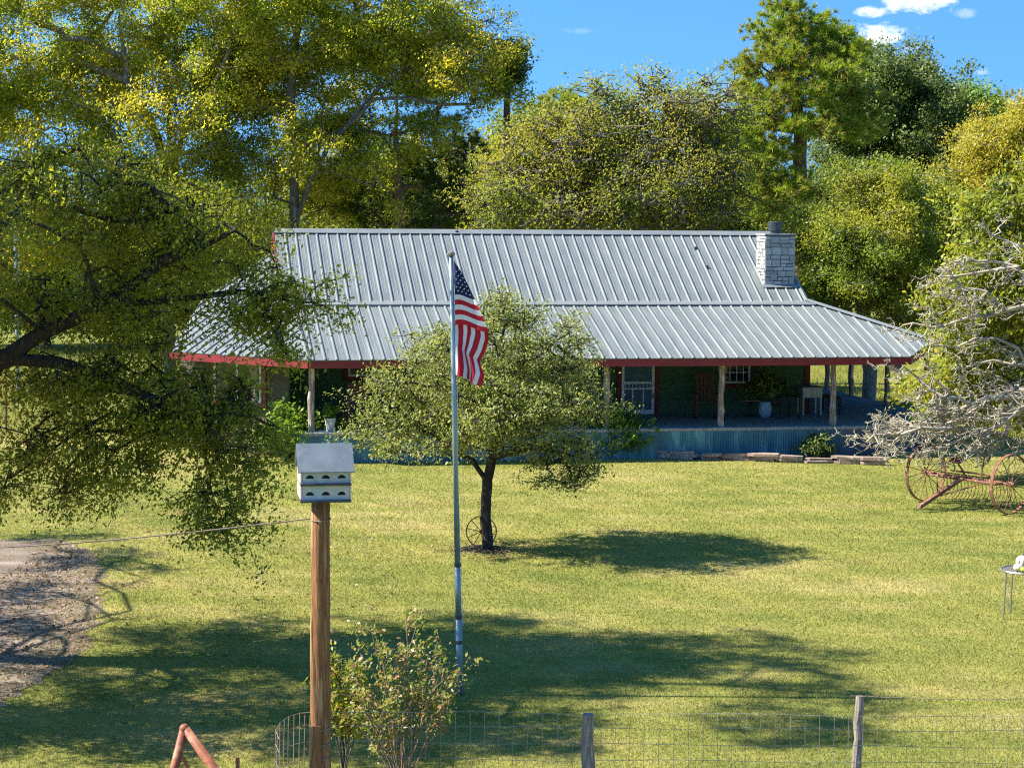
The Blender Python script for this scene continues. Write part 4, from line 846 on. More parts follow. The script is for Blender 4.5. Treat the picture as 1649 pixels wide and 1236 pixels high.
shrub('shrub', 'yellow green upright shrub against the wooden gate left of the porch', 'shrub', hpt(452, 722), 1.75, .6, 20, 20, (.06, .03), L_lime, 502)
shrub('shrub', 'low green plants growing behind the birdhouse roof', 'shrub', hpt(500, 738), .75, .5, 16, 20, (.06, .03), L_green, 503)
shrub('shrub', 'light green shrub left of the live oak crown beside the porch edge', 'shrub', hpt(572, 736), 1.05, .7, 20, 24, (.06, .03), L_lime, 504)
shrub('shrub', 'green shrub behind the middle of the live oak', 'shrub', hpt(690, 735), 1.1, 1.0, 22, 24, (.06, .03), L_green, 505)
shrub('shrub', 'dark green shrub behind the live oak trunk', 'shrub', hpt(850, 733), 1.1, 1.0, 22, 24, (.06, .03), L_dark, 506)
shrub('shrub', 'dark glossy shrub peeking out right of the live oak crown', 'shrub', hpt(985, 735), 1.25, .8, 24, 26, (.065, .035), L_green, 507)
shrub('flower_plant', 'dark bushy plant with a white bloom in front of the corrugated porch skirt', 'plant', hpt(1312, 738), .62, .42, 14, 18, (.05, .022), L_dark, 508)
shrub('shrub', 'broad light green shrub under the left edge of the live oak crown', 'shrub', hpt(628, 737), 1.0, .75, 20, 24, (.06, .03), L_lime, 512)
shrub('shrub', 'leafy mid green shrub directly behind the flagpole at the porch', 'shrub', hpt(760, 735), 1.0, .85, 20, 24, (.06, .03), L_green, 513)
def spiky(base, h, n, seed, label):
    rng = np.random.default_rng(seed); root = empty('spiky_plant', base, 0, label, 'plant'); V = []; Fq = []
    for i in range(n):
        a = rng.random() * 6.283; L = h * (.6 + .5 * rng.random()); d = np.array([math.cos(a), math.sin(a), 0]); s = np.array([-d[1], d[0], 0]) * .012; o_ = .35 + .4 * rng.random()
        pts = [d * L * o_ * t ** 1.6 + np.array([0, 0, L * t * (1 - .25 * t)]) for t in (0, .4, .75, 1)]; b0 = len(V)
        for t, p in enumerate(pts): w_ = (1, .9, .55, .08)[t]; V += [p - s * w_, p + s * w_]
        for t in range(3): Fq.append((b0 + 2 * t, b0 + 2 * t + 1, b0 + 2 * t + 3, b0 + 2 * t + 2))
    mesh_np('foliage', V, Fq, L_dark, root)
spiky(hpt(1240, 732), .55, 40, 61, 'thin spiky leaved plant standing against the corrugated porch skirt')
# crape myrtle by the fence
def myrtle():
    rng = np.random.default_rng(42); Y = 22.0; base = (float(at(648, 1250, Y)[0]), Y, 0.0); root = empty('crape_myrtle', base, 0, 'young multi stemmed shrub with reddish tipped leaves behind the wire fence', 'shrub'); b = np.array(base); S = Skel(rng); S.add((0, 0, -.03), -1); tips = []
    for (px, py) in ((598, 1015), (580, 1050), (570, 1090), (615, 1040), (655, 1012), (640, 1060), (690, 1050), (735, 1085), (715, 1050), (745, 1100), (700, 1095), (560, 1140), (575, 1120), (620, 1100), (665, 1080), (680, 1130), (640, 1140), (610, 1160), (725, 1120), (545, 1060)):
        e = S.limb(0, at(px, py, Y + rng.normal(0, .25)) - b, 7, .06, .03); tips += [e - 3, e - 2, e - 1, e]
        for _ in range(5):
            i = e - rng.integers(0, 4); t = S.limb(i, S.p[i] + rng.normal(0, .13, 3) + np.array([0, 0, .09]), 2, .15, 0); tips += [t, t]
    S.mesh('stem', M['tanwood'], root, .004, .028)
    P = np.array(S.p)[tips]; C = np.repeat(P, 12, 0) + rng.normal(0, .05, (len(P) * 12, 3)); V, Fq = leaves_np(C, .027, .0145, rng, .3); mesh_np('foliage', V, Fq, L_myrtle, root)
myrtle()
shrub('shrub', 'small yellow green bush beside the wooden birdhouse pole', 'shrub', (float(at(555, 1130, 22.6)[0]), 22.6, 0), 1.55, .28, 10, 20, (.036, .02), L_lime, 511)

# ------------------------------------------------------------------ flagpole and flag
fb = gnd(741, 1118); Yf = float(fb[1]); ft = at(726.5, 412, Yf)
fp = empty('flagpole', fb, 0, 'tall slim pale blue grey flagpole on the lawn', 'flagpole'); dl = Vector(ft - fb)
mb = MB(); secs = [(0, .125), (.125, .30), (.30, 1.0)]
pt = lambda t: tuple(dl * t)
mb.tube([pt(0), pt(.18)], .044, 14); mb.build('lower_tube', M['flagpole'], fp, True)
mb = MB(); mb.tube([pt(.18), pt(.30)], .041, 14); mb.build('middle_tube', M['flagpole'], fp, True)
mb = MB(); mb.tube([pt(.30), pt(1.0)], [.038, .031], 14); mb.build('upper_tube', M['flagpole'], fp, True)
for t, r in ((.18, .048), (.30, .045), (.122, .0475)):
    mb = MB(); mb.tube([pt(t - .004), pt(t + .004)], r, 14); mb.build('coupling', M['darkmetal'], fp)
mb = MB(); q = pt(1.0); mb.lathe([(.03, 0), (.052, .006), (.055, .03), (.045, .045), (.02, .06)], q, 14); mb.build('truck_cap', M['grey_post'], fp)
mb = MB(); mb.tube([tuple(Vector(pt(t)) + Vector((.045 + .012 * math.sin(t * 9), -.012, 0))) for t in np.linspace(.16, .99, 14)], .004, 5); mb.build('halyard', M['white'], fp)

def flag():
    root = empty('flag', at(730, 418, Yf), 0, 'american flag with stars and stripes hanging limp from the pole', 'flag'); o = np.array(at(730, 418, Yf))
    def P(px, py, dy): return at(px, py, Yf + dy) - o
    V = []; Fq = []; MI = []
    NT = 26
    def colour(s, t):
        if t < 7 / 13 and s < .4: return 2
        return 0 if int(t * 13 + 1e-6) % 2 == 0 else 1
    def patchA(s_, t):   # hoist part: s_ 0 pole .. 1 fold
        wd = 55 * t ** .82; y0 = 418 + 105 * t; x0 = 731 + 2 * t
        x = x0 + wd * s_; sag = 3 + 9 * t
        y = y0 + sag * s_ ** 1.5 - 2 * math.sin(s_ * 6.0) * t
        return P(x, y, -.05 - .035 * math.sin(s_ * 5 + t * 3) - .05 * s_)
    NA = 14; base = 0
    for i in range(NT + 1):
        for j in range(NA + 1): V.append(patchA(j / NA, i / NT))
    for i in range(NT):
        for j in range(NA):
            a = i * (NA + 1) + j; Fq.append((a, a + 1, a + NA + 2, a + NA + 1)); MI.append(colour(.42 * (i + .5) / NT * (j + .5) / NA * 1.3 if i / NT < 7 / 13 else .5, (i + .5) / NT))
    base = len(V); NB = 18
    edge = [(0, 786, 533), (.12, 787, 548), (.3, 780, 568), (.45, 771, 583), (.6, 775, 594), (.8, 778, 605), (1, 773, 622)]
    def redge(s):
        for k in range(len(edge) - 1):
            if edge[k][0] <= s <= edge[k + 1][0]:
                f = (s - edge[k][0]) / (edge[k + 1][0] - edge[k][0]); f = f * f * (3 - 2 * f); return edge[k][1] + (edge[k + 1][1] - edge[k][1]) * f, edge[k][2] + (edge[k + 1][2] - edge[k][2]) * f
        return edge[-1][1:]
    def patchB(s, t):  # fly part hanging behind: t 0 right edge .. 1 left, s 0 top .. 1 bottom
        xr, yr = redge(s); xl, yl = 731 + 3 * s, 522 + 80 * s
        tt = t; x = xr + (xl - xr) * tt + 3.0 * math.sin(tt * 9 + s * 2.5) * s; y = yr + (yl - yr) * tt + 5 * math.sin(tt * 3.1) * (1 - s) * -1
        return P(x, y, .02 + .05 * math.sin(tt * 11 + s * 2.2) * (.3 + s) - .04 * s)
    for i in range(NT + 1):
        for j in range(NB + 1): V.append(patchB(j / NB, i / NT))
    for i in range(NT):
        for j in range(NB):
            a = base + i * (NB + 1) + j; Fq.append((a, a + 1, a + NB + 2, a + NB + 1)); k = int((i + .5) / NT * 8); MI.append(0 if k % 2 == 0 else 1)
    # stars, sewn on the canton
    mb = MB(); mb.v = [tuple(map(float, p)) for p in V]; mb.f = list(Fq); mb.m = list(MI)
    for r in range(8):
        for c in range(4):
            t = (r + 1) / 9 * 7 / 13; ss = (c + .45 + (.5 if r % 2 else 0)) / 4.3 * .54 / max(.05, t * 1.25)
            if ss > .9 or ss < .04: continue
            ctr = Vector(patchA(ss, t)) + Vector((0, -.008, 0)); rad = .014
            pts = [(ctr + Vector((math.sin(a * math.pi / 5) * rad * (1 if a % 2 == 0 else .45), -.002, math.cos(a * math.pi / 5) * rad * (1 if a % 2 == 0 else .45)))) for a in range(10)]
            mb.add(pts, [tuple(range(10))], 1)
    mb.build('cloth', [M['fred'], M['fwhite'], M['fblue']], root, True)
flag()

# ------------------------------------------------------------------ birdhouse on its pole
Yq = 21.2; qb = gnd(517, 340 + FPX * CAMH / Yq); qx = float(at(516, 1000, Yq)[0]); pole = empty('wooden_pole', (qx, Yq, 0), 0, 'thick round brown wooden pole carrying the white birdhouse', 'pole')
zt = float(at(514, 803, Yq)[2]); mb = MB(); pr_ = random.Random(3)
mb.tube([(pr_.uniform(-.004, .004), 0, -.1 + (zt + .1) * i / 10) for i in range(11)], [.118 - .018 * i / 10 for i in range(11)], 20); mb.build('shaft', M['polewood'], pole, True)
mb = MB()
for z in (float(at(514, 835, Yq)[2]),):
    mb.tube([(.108 * math.cos(a), .108 * math.sin(a), z + .01 * math.sin(a)) for a in np.linspace(0, 6.283, 25)[:-1]], .006, 5, closed=True)
mb.build('wire_wrap', M['rustwire'], pole)
for py in (1171, 1196, 1218): z = float(at(514, py, Yq)[2]); mb = MB(); mb.tube([(.119 * math.cos(a), .119 * math.sin(a), z + .012 * math.cos(a)) for a in np.linspace(0, 6.283, 25)[:-1]], .005, 5, closed=True); mb.build('wire_wrap', M['wire'], pole)
mb = MB(); mb.bb(-.11, .02, -.128, -.10, .3, float(at(514, 1164, Yq)[2])); mb.build('nailed_board', M['polewood'], pole)

bz = zt; bh = empty('birdhouse', (qx + float(at(520, 803, Yq)[0]) - float(at(514, 803, Yq)[0]) , Yq, bz), R_(10), 'white two storey birdhouse with round holes and pale metal roof on a wooden pole', 'birdhouse')
Wd, Dp, h1 = .50, .46, .155
mb = MB(); mb.bb(-.25, .25, -.02, .02, 0, .001)
mb = MB(); mb.bb(-Wd / 2, Wd / 2, -Dp / 2, Dp / 2, .022, .022 + h1); mb.bb(-Wd / 2, Wd / 2, -Dp / 2 , Dp / 2, h1 + .046, 2 * h1 + .046); mb.build('body', M['bhwhite'], bh)
for z in (0, h1 + .023): mb = MB(); mb.bb(-Wd / 2 - .02, Wd / 2 + .02, -Dp / 2 - .045, Dp / 2 + .03, z, z + .0215); mb.build('ledge', M['darkmetal'], bh)
ze_ = 2 * h1 + .046; zr_ = ze_ + .235
for s_ in (-1, 1): mb = MB(); mb.prism([(s_ * (Wd / 2 + .002), -Dp / 2 - .01, .03), (s_ * (Wd / 2 + .002), Dp / 2, .03), (s_ * (Wd / 2 + .002), Dp / 2, ze_), (s_ * (Wd / 2 + .002), 0, zr_ - .02), (s_ * (Wd / 2 + .002), -Dp / 2 - .01, ze_)], (s_ * .018, 0, 0)); mb.build('gable_panel', M['bhpink'], bh)
for s_ in (-1, 1):
    e = (0, s_ * (Dp / 2 + .07), ze_ - .035); mb = MB(); mb.prism([(-.30, 0, zr_ + .012), (-.30, e[1], e[2] + .012), (-.30, e[1], e[2]), (-.30, 0, zr_)], (.60, 0, 0)); mb.build('roof', M['bhroof'], bh)
for z in (.022, h1 + .046):
    for i in (-1, 0, 1):
        mb = MB(); c = (i * .168, z + .052); pts = [(c[0] + .042 * math.cos(a), -Dp / 2 - .003, c[1] + .036 * math.sin(a)) for a in np.linspace(0, math.pi, 13)]; mb.prism(pts, (0, .004, 0)); mb.build('entrance_hole_disc', M['black'], bh)  # flat black half-disc standing in for the shade inside the opening
# guy wire running off to the left
mb = MB(); zw = float(at(500, 834, Yq)[2]); P0 = np.array([qx - .1, Yq - .02, zw]); P1 = at(-420, 888, Yq - .3)
gw = empty('guy_wire', P0, 0, 'single grey wire running left from the birdhouse pole', 'wire'); mb.tube([tuple(P0 + (P1 - P0) * t - np.array([0, 0, .12 * math.sin(math.pi * t)]) - P0) for t in np.linspace(0, 1, 16)], .0075, 5)
mb.build('strand', M['rustwire'], gw)

# ------------------------------------------------------------------ wire fence along the front
fence = empty('wire_fence', (qx, Yq, 0), 0, 'woven wire fence with grey wooden posts along the bottom of the picture', 'fence')
def fx(px): return float(at(px, 1150, Yq)[0]) - qx
mb = MB(); x = .11; xe = 11.5; hz = (.0, .12, .26, .42, .60, .78, .96, 1.115); kx = lambda x: .0 + .012 * math.sin(x * 1.7)
for h in hz[1:]: mb.tube([(q, kx(q), h + .01 * math.sin(q * 2.3 + h * 9)) for q in np.linspace(.11, xe, 60)], .0027, 4)
q = .2
while q < xe: mb.tube([(q, kx(q) - .004, .02), (q + .01 * math.sin(q * 5), kx(q), .6), (q, kx(q) - .004, 1.115)], .0022, 4); q += .158
mb.build('woven_wire', M['wire'], fence)
mb = MB(); mb.tube([(q, -.01, 1.34 + .06 * (q - 5.7) / 5 * (q > 5.7) - .05 * math.sin(math.pi * ((q % 2.85) / 2.85))) for q in np.linspace(5.75, xe, 24)], .0035, 4)
for q in np.arange(5.9, xe, .13): mb.tube([(q - .012, -.01, 1.325 + .06 * (q - 5.7) / 5 - .05 * math.sin(math.pi * ((q % 2.85) / 2.85)) - .003), (q + .012, -.013, 1.355 + .06 * (q - 5.7) / 5 - .05 * math.sin(math.pi * ((q % 2.85) / 2.85)))], .003, 4)
mb.build('barbed_wire', M['rustwire'], fence)
for px, top, r in ((948, 1149, .075), (1385, 1120, .052), (1760, 1130, .06)):
    x = fx(px); h = float(at(px, top, Yq + .1)[2]); rr = random.Random(px); pts = [(x + rr.uniform(-.012, .012), .1 + rr.uniform(-.01, .01), -.1 + (h + .1) * i / 9) for i in range(10)]
    mb = MB(); mb.tube(pts, [r * rr.uniform(.9, 1.1) * (1.05 - .1 * i / 9) for i in range(9)] + [r * .82], 11); mb.build('post', M['grey_post'], fence)
# loose curl of mesh left of the pole
mb = MB(); cur = [(-.11, -.02), (-.22, -.04), (-.33, -.14), (-.40, -.32), (-.42, -.55), (-.36, -.75)]
for h in hz[1:]: mb.tube([(a, b, h + .02 * math.sin(h * 20) - .10 * (i / 5) ** 2) for i, (a, b) in enumerate(cur)], .004, 4)
for i in range(len(cur) - 1):
    for t in (0, .5):
        a = cur[i][0] + (cur[i + 1][0] - cur[i][0]) * t; b = cur[i][1] + (cur[i + 1][1] - cur[i][1]) * t; mb.tube([(a, b, .02), (a - .01, b, .55), (a, b, 1.115 - .1 * ((i + t) / 5) ** 2)], .004, 4)
mb.build('loose_wire', M['rustwire'], fence)

# rusty red pipe brace at the bottom edge
Yg = 19.6; ga = at(297, 1172, Yg); gp = empty('pipe_gatepost', (ga[0], Yg, 0), 0, 'rusty red pipe brace bent to a point at the bottom left', 'gate'); ax, az = 0.0, float(ga[2])
dl_ = at(281, 1236, Yg) - ga; dr_ = at(352, 1243, Yg) - ga
kl = (az + .1) / -float(dl_[2]); kr = (az + .1) / -float(dr_[2])
mb = MB(); mb.tube([(float(dl_[0]) * kl, 0, -.1), (0, 0, az)], .047, 14); mb.build('upright_pipe', M['redpipe'], gp, True)
mb = MB(); mb.tube([(0, 0, az), (float(dr_[0]) * kr, -.12, -.1)], .049, 14); mb.lathe([(.02, -.06), (.046, -.035), (.052, 0), (.042, .03), (.018, .045)], (0, 0, az), 14); mb.build('brace_pipe', M['redpipe'], gp, True)
a = at(296, 1218, Yg) - ga; mb = MB(); mb.tube([(float(a[0]), -.02, float(a[2]) + az), (float(a[0]) + .35, -.03, float(a[2]) + az - .9)], .02, 8); mb.build('inner_rod', M['redpipe'], gp)
a = at(383, 1218, Yg) - ga; mb = MB(); mb.box((float(a[0]), -.02, (float(a[2]) + az) / 2), (.04, .012, float(a[2]) + az)); mb.build('gate_stub', M['rust'], gp)

# ------------------------------------------------------------------ wagon wheel against the live oak
def spoked(mb, c, ax, R, rw, nsp, rs, hub_r, hub_l, flat=None):
    ax = Vector(ax).normalized(); up = Vector((0, 0, 1)); x = up.cross(ax).normalized(); y = ax.cross(x); c = Vector(c); res = []
    n = 48; b = len(mb.v); rt = flat or rw
    for i in range(n):
        a = 2 * math.pi * i / n; d = x * math.cos(a) + y * math.sin(a)
        for (dr, da) in ((-rt, -rw), (0, -rw), (0, rw), (-rt, rw)): mb.v.append(tuple(c + d * (R + dr) + ax * da))
    for i in range(n):
        for j in range(4): mb.f.append((b + i * 4 + j, b + i * 4 + (j + 1) % 4, b + ((i + 1) % n) * 4 + (j + 1) % 4, b + ((i + 1) % n) * 4 + j)); mb.m.append(0)
    sp = MB()
    for i in range(nsp):
        a = 2 * math.pi * (i + .3) / nsp; d = x * math.cos(a) + y * math.sin(a); o_ = ax * (hub_l * .35 * (1 if i % 2 else -1)); sp.tube([c + o_ + d * hub_r * .7, c + d * (R - rt * .8)], rs, 5)
    hb = MB(); hb.tube([c - ax * hub_l, c - ax * hub_l * .5, c + ax * hub_l * .5, c + ax * hub_l], [hub_r * .7, hub_r, hub_r, hub_r * .7], 12)
    return sp, hb
wp = at(775, 884, ty + .32); ww_ = empty('wagon_wheel', (wp[0], wp[1], 0), 0, 'small rusty spoked wagon wheel leaning behind the live oak trunk', 'wheel')
mb = MB(); sp, hb = spoked(mb, (0, -.03, .30), (.12, 1, -.16), .305, .018, 10, .008, .04, .05, .02); mb.build('rim', M['rust'], ww_); sp.build('spokes', M['rust'], ww_); hb.build('hub', M['rust'], ww_)

# ------------------------------------------------------------------ old horse-drawn hay rake
Hl = at(1491, 759, 45.2); Hr = at(1627, 781, 43.3); rk = empty('hay_rake', ((Hl[0] + Hr[0]) / 2, (Hl[1] + Hr[1]) / 2, 0), 0, 'old rusty horse drawn hay rake with two tall spoked iron wheels', 'hay rake'); rb = np.array([(Hl[0] + Hr[0]) / 2, (Hl[1] + Hr[1]) / 2, 0])
hl = Vector(Hl - rb); hr = Vector(Hr - rb); hl.z = .66; hr.z = .66; axd = (hr - hl).normalized(); fwd = Vector((-axd.y, axd.x, 0)); fwd = -fwd if fwd.y > 0 else fwd
for c in (hl, hr):
    wo = bpy.data.objects.new('wheel', None); COL.objects.link(wo); wo.parent = rk; wo.empty_display_size = .2
    mb = MB(); sp, hb = spoked(mb, c, axd, .66, .04, 16, .009, .055, .11, .02); mb.build('rim', M['rust'], wo); sp.build('spokes', M['rust'], wo); hb.build('hub', M['rust'], wo)
mb = MB(); mb.tube([hl + axd * .1, hr - axd * .1], .035, 10); mb.build('axle', M['rust'], rk)
mb = MB(); a = hl.lerp(hr, .12) + fwd * .25; b = hl.lerp(hr, .92) + fwd * .25; mb.tube([a, b], .028, 8); mb.tube([hl.lerp(hr, .1), a], .022, 6); mb.tube([hl.lerp(hr, .92), b], .022, 6)
mb.tube([hl.lerp(hr, .3) + Vector((0, 0, .12)), hl.lerp(hr, .85) + Vector((0, 0, .14))], .022, 6); mb.build('frame', M['rust'], rk)
mid = hl.lerp(hr, .5)
mb = MB(); e1 = mid + fwd * .2 + Vector((0, 0, -.04)); e2 = Vector(at(1480, 812, 43.4) - rb); e2.z = .08; d = (e2 - e1); n_ = Vector((-d.y, d.x, 0)).normalized() * .045
mb.prism([e1 + n_, e1 - n_, e1 - n_ + Vector((0, 0, .08)), e1 + n_ + Vector((0, 0, .08))], d); mb.tube([hl.lerp(hr, .8) + fwd * .2, e1.lerp(e2, .55)], .018, 6); mb.tube([hl.lerp(hr, .2) + fwd * .2, e1.lerp(e2, .55)], .018, 6); mb.build('tongue', M['rust'], rk)
seat_c = hl.lerp(hr, .42) + fwd * .1 + Vector((0, 0, .33))
mb = MB(); pr2 = []
for i in range(7):
    for j in range(13):
        r = .22 * i / 6; a = math.pi * 2 * j / 12; pr2.append(seat_c + axd * (r * math.cos(a)) + fwd * (r * .8 * math.sin(a)) + Vector((0, 0, .10 * (i / 6) ** 2.2 * (1 if math.sin(a) < .3 else .3))))
mb.add(pr2, [(i * 13 + j, i * 13 + j + 1, (i + 1) * 13 + j + 1, (i + 1) * 13 + j) for i in range(6) for j in range(12)])
st = mb.build('seat', M['rust'], rk, True); st.modifiers.new('thickness', 'SOLIDIFY').thickness = .012
mb = MB(); mb.tube([seat_c - Vector((0, 0, .01)), seat_c + fwd * -.18 + Vector((0, 0, -.2)), mid + fwd * .05], .02, 6); mb.build('seat_spring', M['rust'], rk)
mb = MB(); mb.tube([hl.lerp(hr, .66), hl.lerp(hr, .66) + Vector((0, 0, .75)) - fwd * .15], .014, 6); mb.build('lever', M['rust'], rk)
for i in range(20):
    mb = MB(); p = hl.lerp(hr, .1 + .8 * i / 19); pts = []
    for t in np.linspace(0, 1, 9):
        a = t * 2.5; pts.append(p - fwd * (.46 * math.sin(a)) * 1.05 + Vector((0, 0, .06 - .34 + .34 * math.cos(a) * 1.0)) )
    mb.tube(pts, .008, 5); mb.build('tine', M['rust'], rk)

# ------------------------------------------------------------------ round slatted metal table with pumpkins
tcn = at(1653, 909, 32.0); tl = gnd(1617, 988); tp = (float(tcn[0]), 32.0, 0); Rt = .40; Ht = float(at(1617, 912, 32.3)[2])
tab = empty('patio_table', tp, 0, 'round slatted grey metal table at the right edge of the lawn', 'table')
mb = MB(); n = 40
mb.tube([(Rt * math.cos(a), Rt * math.sin(a), Ht) for a in np.linspace(0, 6.283, n + 1)[:-1]], .02, 6, closed=True)
x = -Rt + .05
while x < Rt: y = math.sqrt(max(0, Rt * Rt - x * x)); mb.bb(x - .017, x + .017, -y + .01, y - .01, Ht - .006, Ht + .006); x += .056
mb.build('tabletop', M['tablemetal'], tab)
for a in (200, 290, 20, 110):
    mb = MB(); c, s = math.cos(R_(a)), math.sin(R_(a)); mb.tube([(c * (Rt - .02), s * (Rt - .02), Ht - .01), (c * (Rt + .01), s * (Rt + .01), .0)], .014, 7); mb.build('leg', M['tablemetal'], tab)
def pumpkin(name, label, x, y, r, h, m, ribs=9, two=None):
    o = empty(name, (tp[0] + x, tp[1] + y, Ht + .008), 0, label, 'pumpkin'); V = []; n = 36; k = 12
    for i in range(k + 1):
        th = math.pi * i / k
        for j in range(n): a = 2 * math.pi * j / n; rr = r * math.sin(th) ** .8 * (1 - .09 * abs(math.sin(a * ribs / 2)) ** .5 * 0 - .08 * (abs(math.cos(a * ribs / 2)) ** 6)); V.append((rr * math.cos(a), rr * math.sin(a), h / 2 - h / 2 * math.cos(th)))
    Fq = [(i * n + j, i * n + (j + 1) % n, (i + 1) * n + (j + 1) % n, (i + 1) * n + j) for i in range(k) for j in range(n)]
    mesh_np('rind', V, Fq, m, o, True); mb = MB(); mb.tube([(0, 0, h - .01), (.005, 0, h + .02), (.018, 0, h + .045)], [.014, .01, .011], 7); mb.build('stalk', M['tanwood'], o)
pumpkin('pumpkin', 'cream pumpkin on the front of the round metal table', -.16, -.12, .085, .12, M['gourdw'])
pumpkin('gourd', 'green and yellow gourd beside the cream pumpkin on the metal table', -.10, -.25, .07, .09, M['gourdg'])
pumpkin('pumpkin', 'tall white pumpkin farther back on the round metal table', -.02, .18, .11, .20, M['gourdw'])

# ------------------------------------------------------------------ flat stones edging the bed
rs_ = random.Random(21); pathp = [(560, 739), (640, 737), (720, 735), (800, 734), (900, 732), (1000, 736), (1060, 737), (1120, 740), (1200, 741), (1260, 744), (1320, 745), (1380, 747), (1440, 749)]
pp = [Vector(gnd(*q)) for q in pathp]; pp2 = []
for i in range(len(pp) - 1):
    for t in range(30): pp2.append(pp[i].lerp(pp[i + 1], t / 30))
i = 0.0; done = 0.0; acc = [0]
for a, b in zip(pp2, pp2[1:]): acc.append(acc[-1] + (b - a).length)
s = 0
def along(s):
    k = min(max(0, np.searchsorted(acc, s) - 1), len(pp2) - 2); return pp2[k], (pp2[k + 1] - pp2[k]).normalized()
while s < acc[-1] - .3:
    L = rs_.uniform(.3, .85); z0 = .015
    for layer in range(rs_.choice((2, 3, 3, 3))):
        p, d = along(min(s + L * rs_.uniform(.4, .6), acc[-1] - .02)); hgt = rs_.uniform(.045, .075); wd = rs_.uniform(.22, .36)
        Lx = L * (1.04 if layer == 0 else rs_.uniform(.9, 1.3)); nn = 9; pts = []
        for k in range(nn):
            a = 2 * math.pi * k / nn; e = .9 + rs_.uniform(-.12, .1); pts.append((Lx / 2 * max(-1, min(1, 1.3 * math.cos(a))) * e, wd / 2 * max(-1, min(1, 1.3 * math.sin(a))) * e, 0))
        mb = MB(); mb.prism(pts, (0, 0, hgt)); mb.v = [(x, y, z + (rs_.uniform(-.008, .008) if z > .01 else -.004)) for x, y, z in mb.v]
        o = mb.build('edging_stone', M['edgestone']); o.location = (p.x + rs_.uniform(-.03, .03), p.y + rs_.uniform(-.05, .05), z0); o.rotation_euler = (rs_.uniform(-.03, .03), rs_.uniform(-.03, .03), math.atan2(d.y, d.x) + rs_.uniform(-.1, .1))
        tag(o, 'flat pinkish stone laid in the low border along the porch bed', 'stone', 'flat stones edging the porch bed'); z0 += hgt + .004
    s += L + rs_.uniform(.0, .03)
bed = [pp2[k] for k in range(0, len(pp2), 12)]; bedpts = [(p.x, p.y + .05, 0) for p in bed] + [tuple(hw(5.6, .5, 0)), tuple(hw(-10.4, .5, 0))]
patch('soil_bed', bedpts, .012, M['soil'], amp=.02, step=.6)

# ------------------------------------------------------------------ things on the porch
def deckpt(px, py): g = gnd(px, py, DK); return (float(g[0]), float(g[1]), DK)
def armchair(name, label, loc, rz, m, tall=1.0, rock=True, group=None):
    o = empty(name, loc, rz, label, 'chair', group); b = .06 if rock else 0
    mb = MB()
    for i in range(6): mb.bb(-.27, .27, -.27 + i * .09, -.19 + i * .09, .38 + b - i * .008, .40 + b - i * .008)
    mb.build('seat', m, o); mb = MB()
    for i in range(5): mb.box((-.22 + i * .11, .29, .78 + b), (.085, .02, .78 * tall), 0, 0, R_(-12))
    mb.box((0, .36, 1.10 + b), (.56, .025, .1), 0, 0, R_(-12)); mb.build('backrest', m, o)
    for s_ in (-1, 1):
        mb = MB(); mb.bb(s_ * .31 - .045, s_ * .31 + .045, -.30, .27, .60 + b, .625 + b); mb.build('armrest', m, o)
        for y in (-.25, .25): mb = MB(); mb.bb(s_ * .30 - .025, s_ * .30 + .025, y - .025, y + .025, .03 if rock else 0, .60 + b); mb.build('leg', m, o)
        if rock: mb = MB(); mb.tube([(s_ * .30, t, .02 + .22 * (t - .02) ** 2) for t in np.linspace(-.45, .55, 9)], .02, 6); mb.build('rocker', m, o)
    return o
armchair('rocking_chair', 'brown wooden rocking chair against the green wall right of the screen door', deckpt(1137, 672), HA + R_(-8), M['chairwood'])
armchair('patio_chair', 'black chair beside the blue pot near the house corner', deckpt(1265, 673), HA + R_(15), M['blackmetal'], rock=False)
o = empty('side_table', deckpt(1208, 671), HA, 'small dark pedestal table left of the pale blue pot on the porch', 'table')
mb = MB(); mb.bb(-.27, .27, -.2, .2, .46, .49); mb.build('tabletop', M['tanwood'], o); mb = MB(); mb.lathe([(.16, 0), (.15, .03), (.035, .06), (.03, .3), (.06, .4), (.12, .458)], (0, 0, 0), 14); mb.build('pedestal', M['blackmetal'], o)
pot = empty('ceramic_pot', deckpt(1232, 672), 0, 'pale blue glazed ceramic pot on the porch holding a dark plant', 'pot')
mb = MB(); mb.lathe([(.12, 0), (.16, .08), (.185, .2), (.18, .33), (.145, .42), (.15, .45), (.12, .445), (.11, .40)], (0, 0, 0), 24); mb.build('vessel', M['potblue'], pot, True)
pl = deckpt(1232, 672)
shrub('potted_plant', 'tall dark leafy plant growing out of the pale blue pot', 'plant', (pl[0], pl[1], DK + .40), .85, .55, 16, 14, (.09, .03), L_dark, 521)
ct = empty('enamel_table', deckpt(1303, 667), HA + R_(4), 'cream enamel table with drawer and thin legs by the house corner', 'table')
mb = MB(); mb.bb(-.33, .33, -.24, .24, .78, .80); mb.build('tabletop', M['teal'], ct); mb = MB(); mb.bb(-.30, .30, -.215, .22, .50, .778); mb.build('cabinet', M['cream'], ct); mb = MB(); mb.bb(-.02, .29, -.232, -.216, .53, .76); mb.build('drawer', M['cream'], ct)
for sx_ in (-1, 1):
    for sy_ in (-1, 1): mb = MB(); mb.bb(sx_ * .27 - .022, sx_ * .27 + .022, sy_ * .19 - .022, sy_ * .19 + .022, 0, .499); mb.build('leg', M['cream'], ct)
bn = empty('porch_bench', deckpt(1338, 663), HA + R_(80), 'low dark blue bench on the side porch behind the corner post', 'bench')
mb = MB(); mb.bb(-.6, .6, -.2, .2, .42, .46); mb.build('seat', M['blackmetal'], bn)
for sx_ in (-.55, .55):
    for sy_ in (-.15, .15): mb = MB(); mb.bb(sx_ - .03, sx_ + .03, sy_ - .03, sy_ + .03, 0, .419); mb.build('leg', M['blackmetal'], bn)
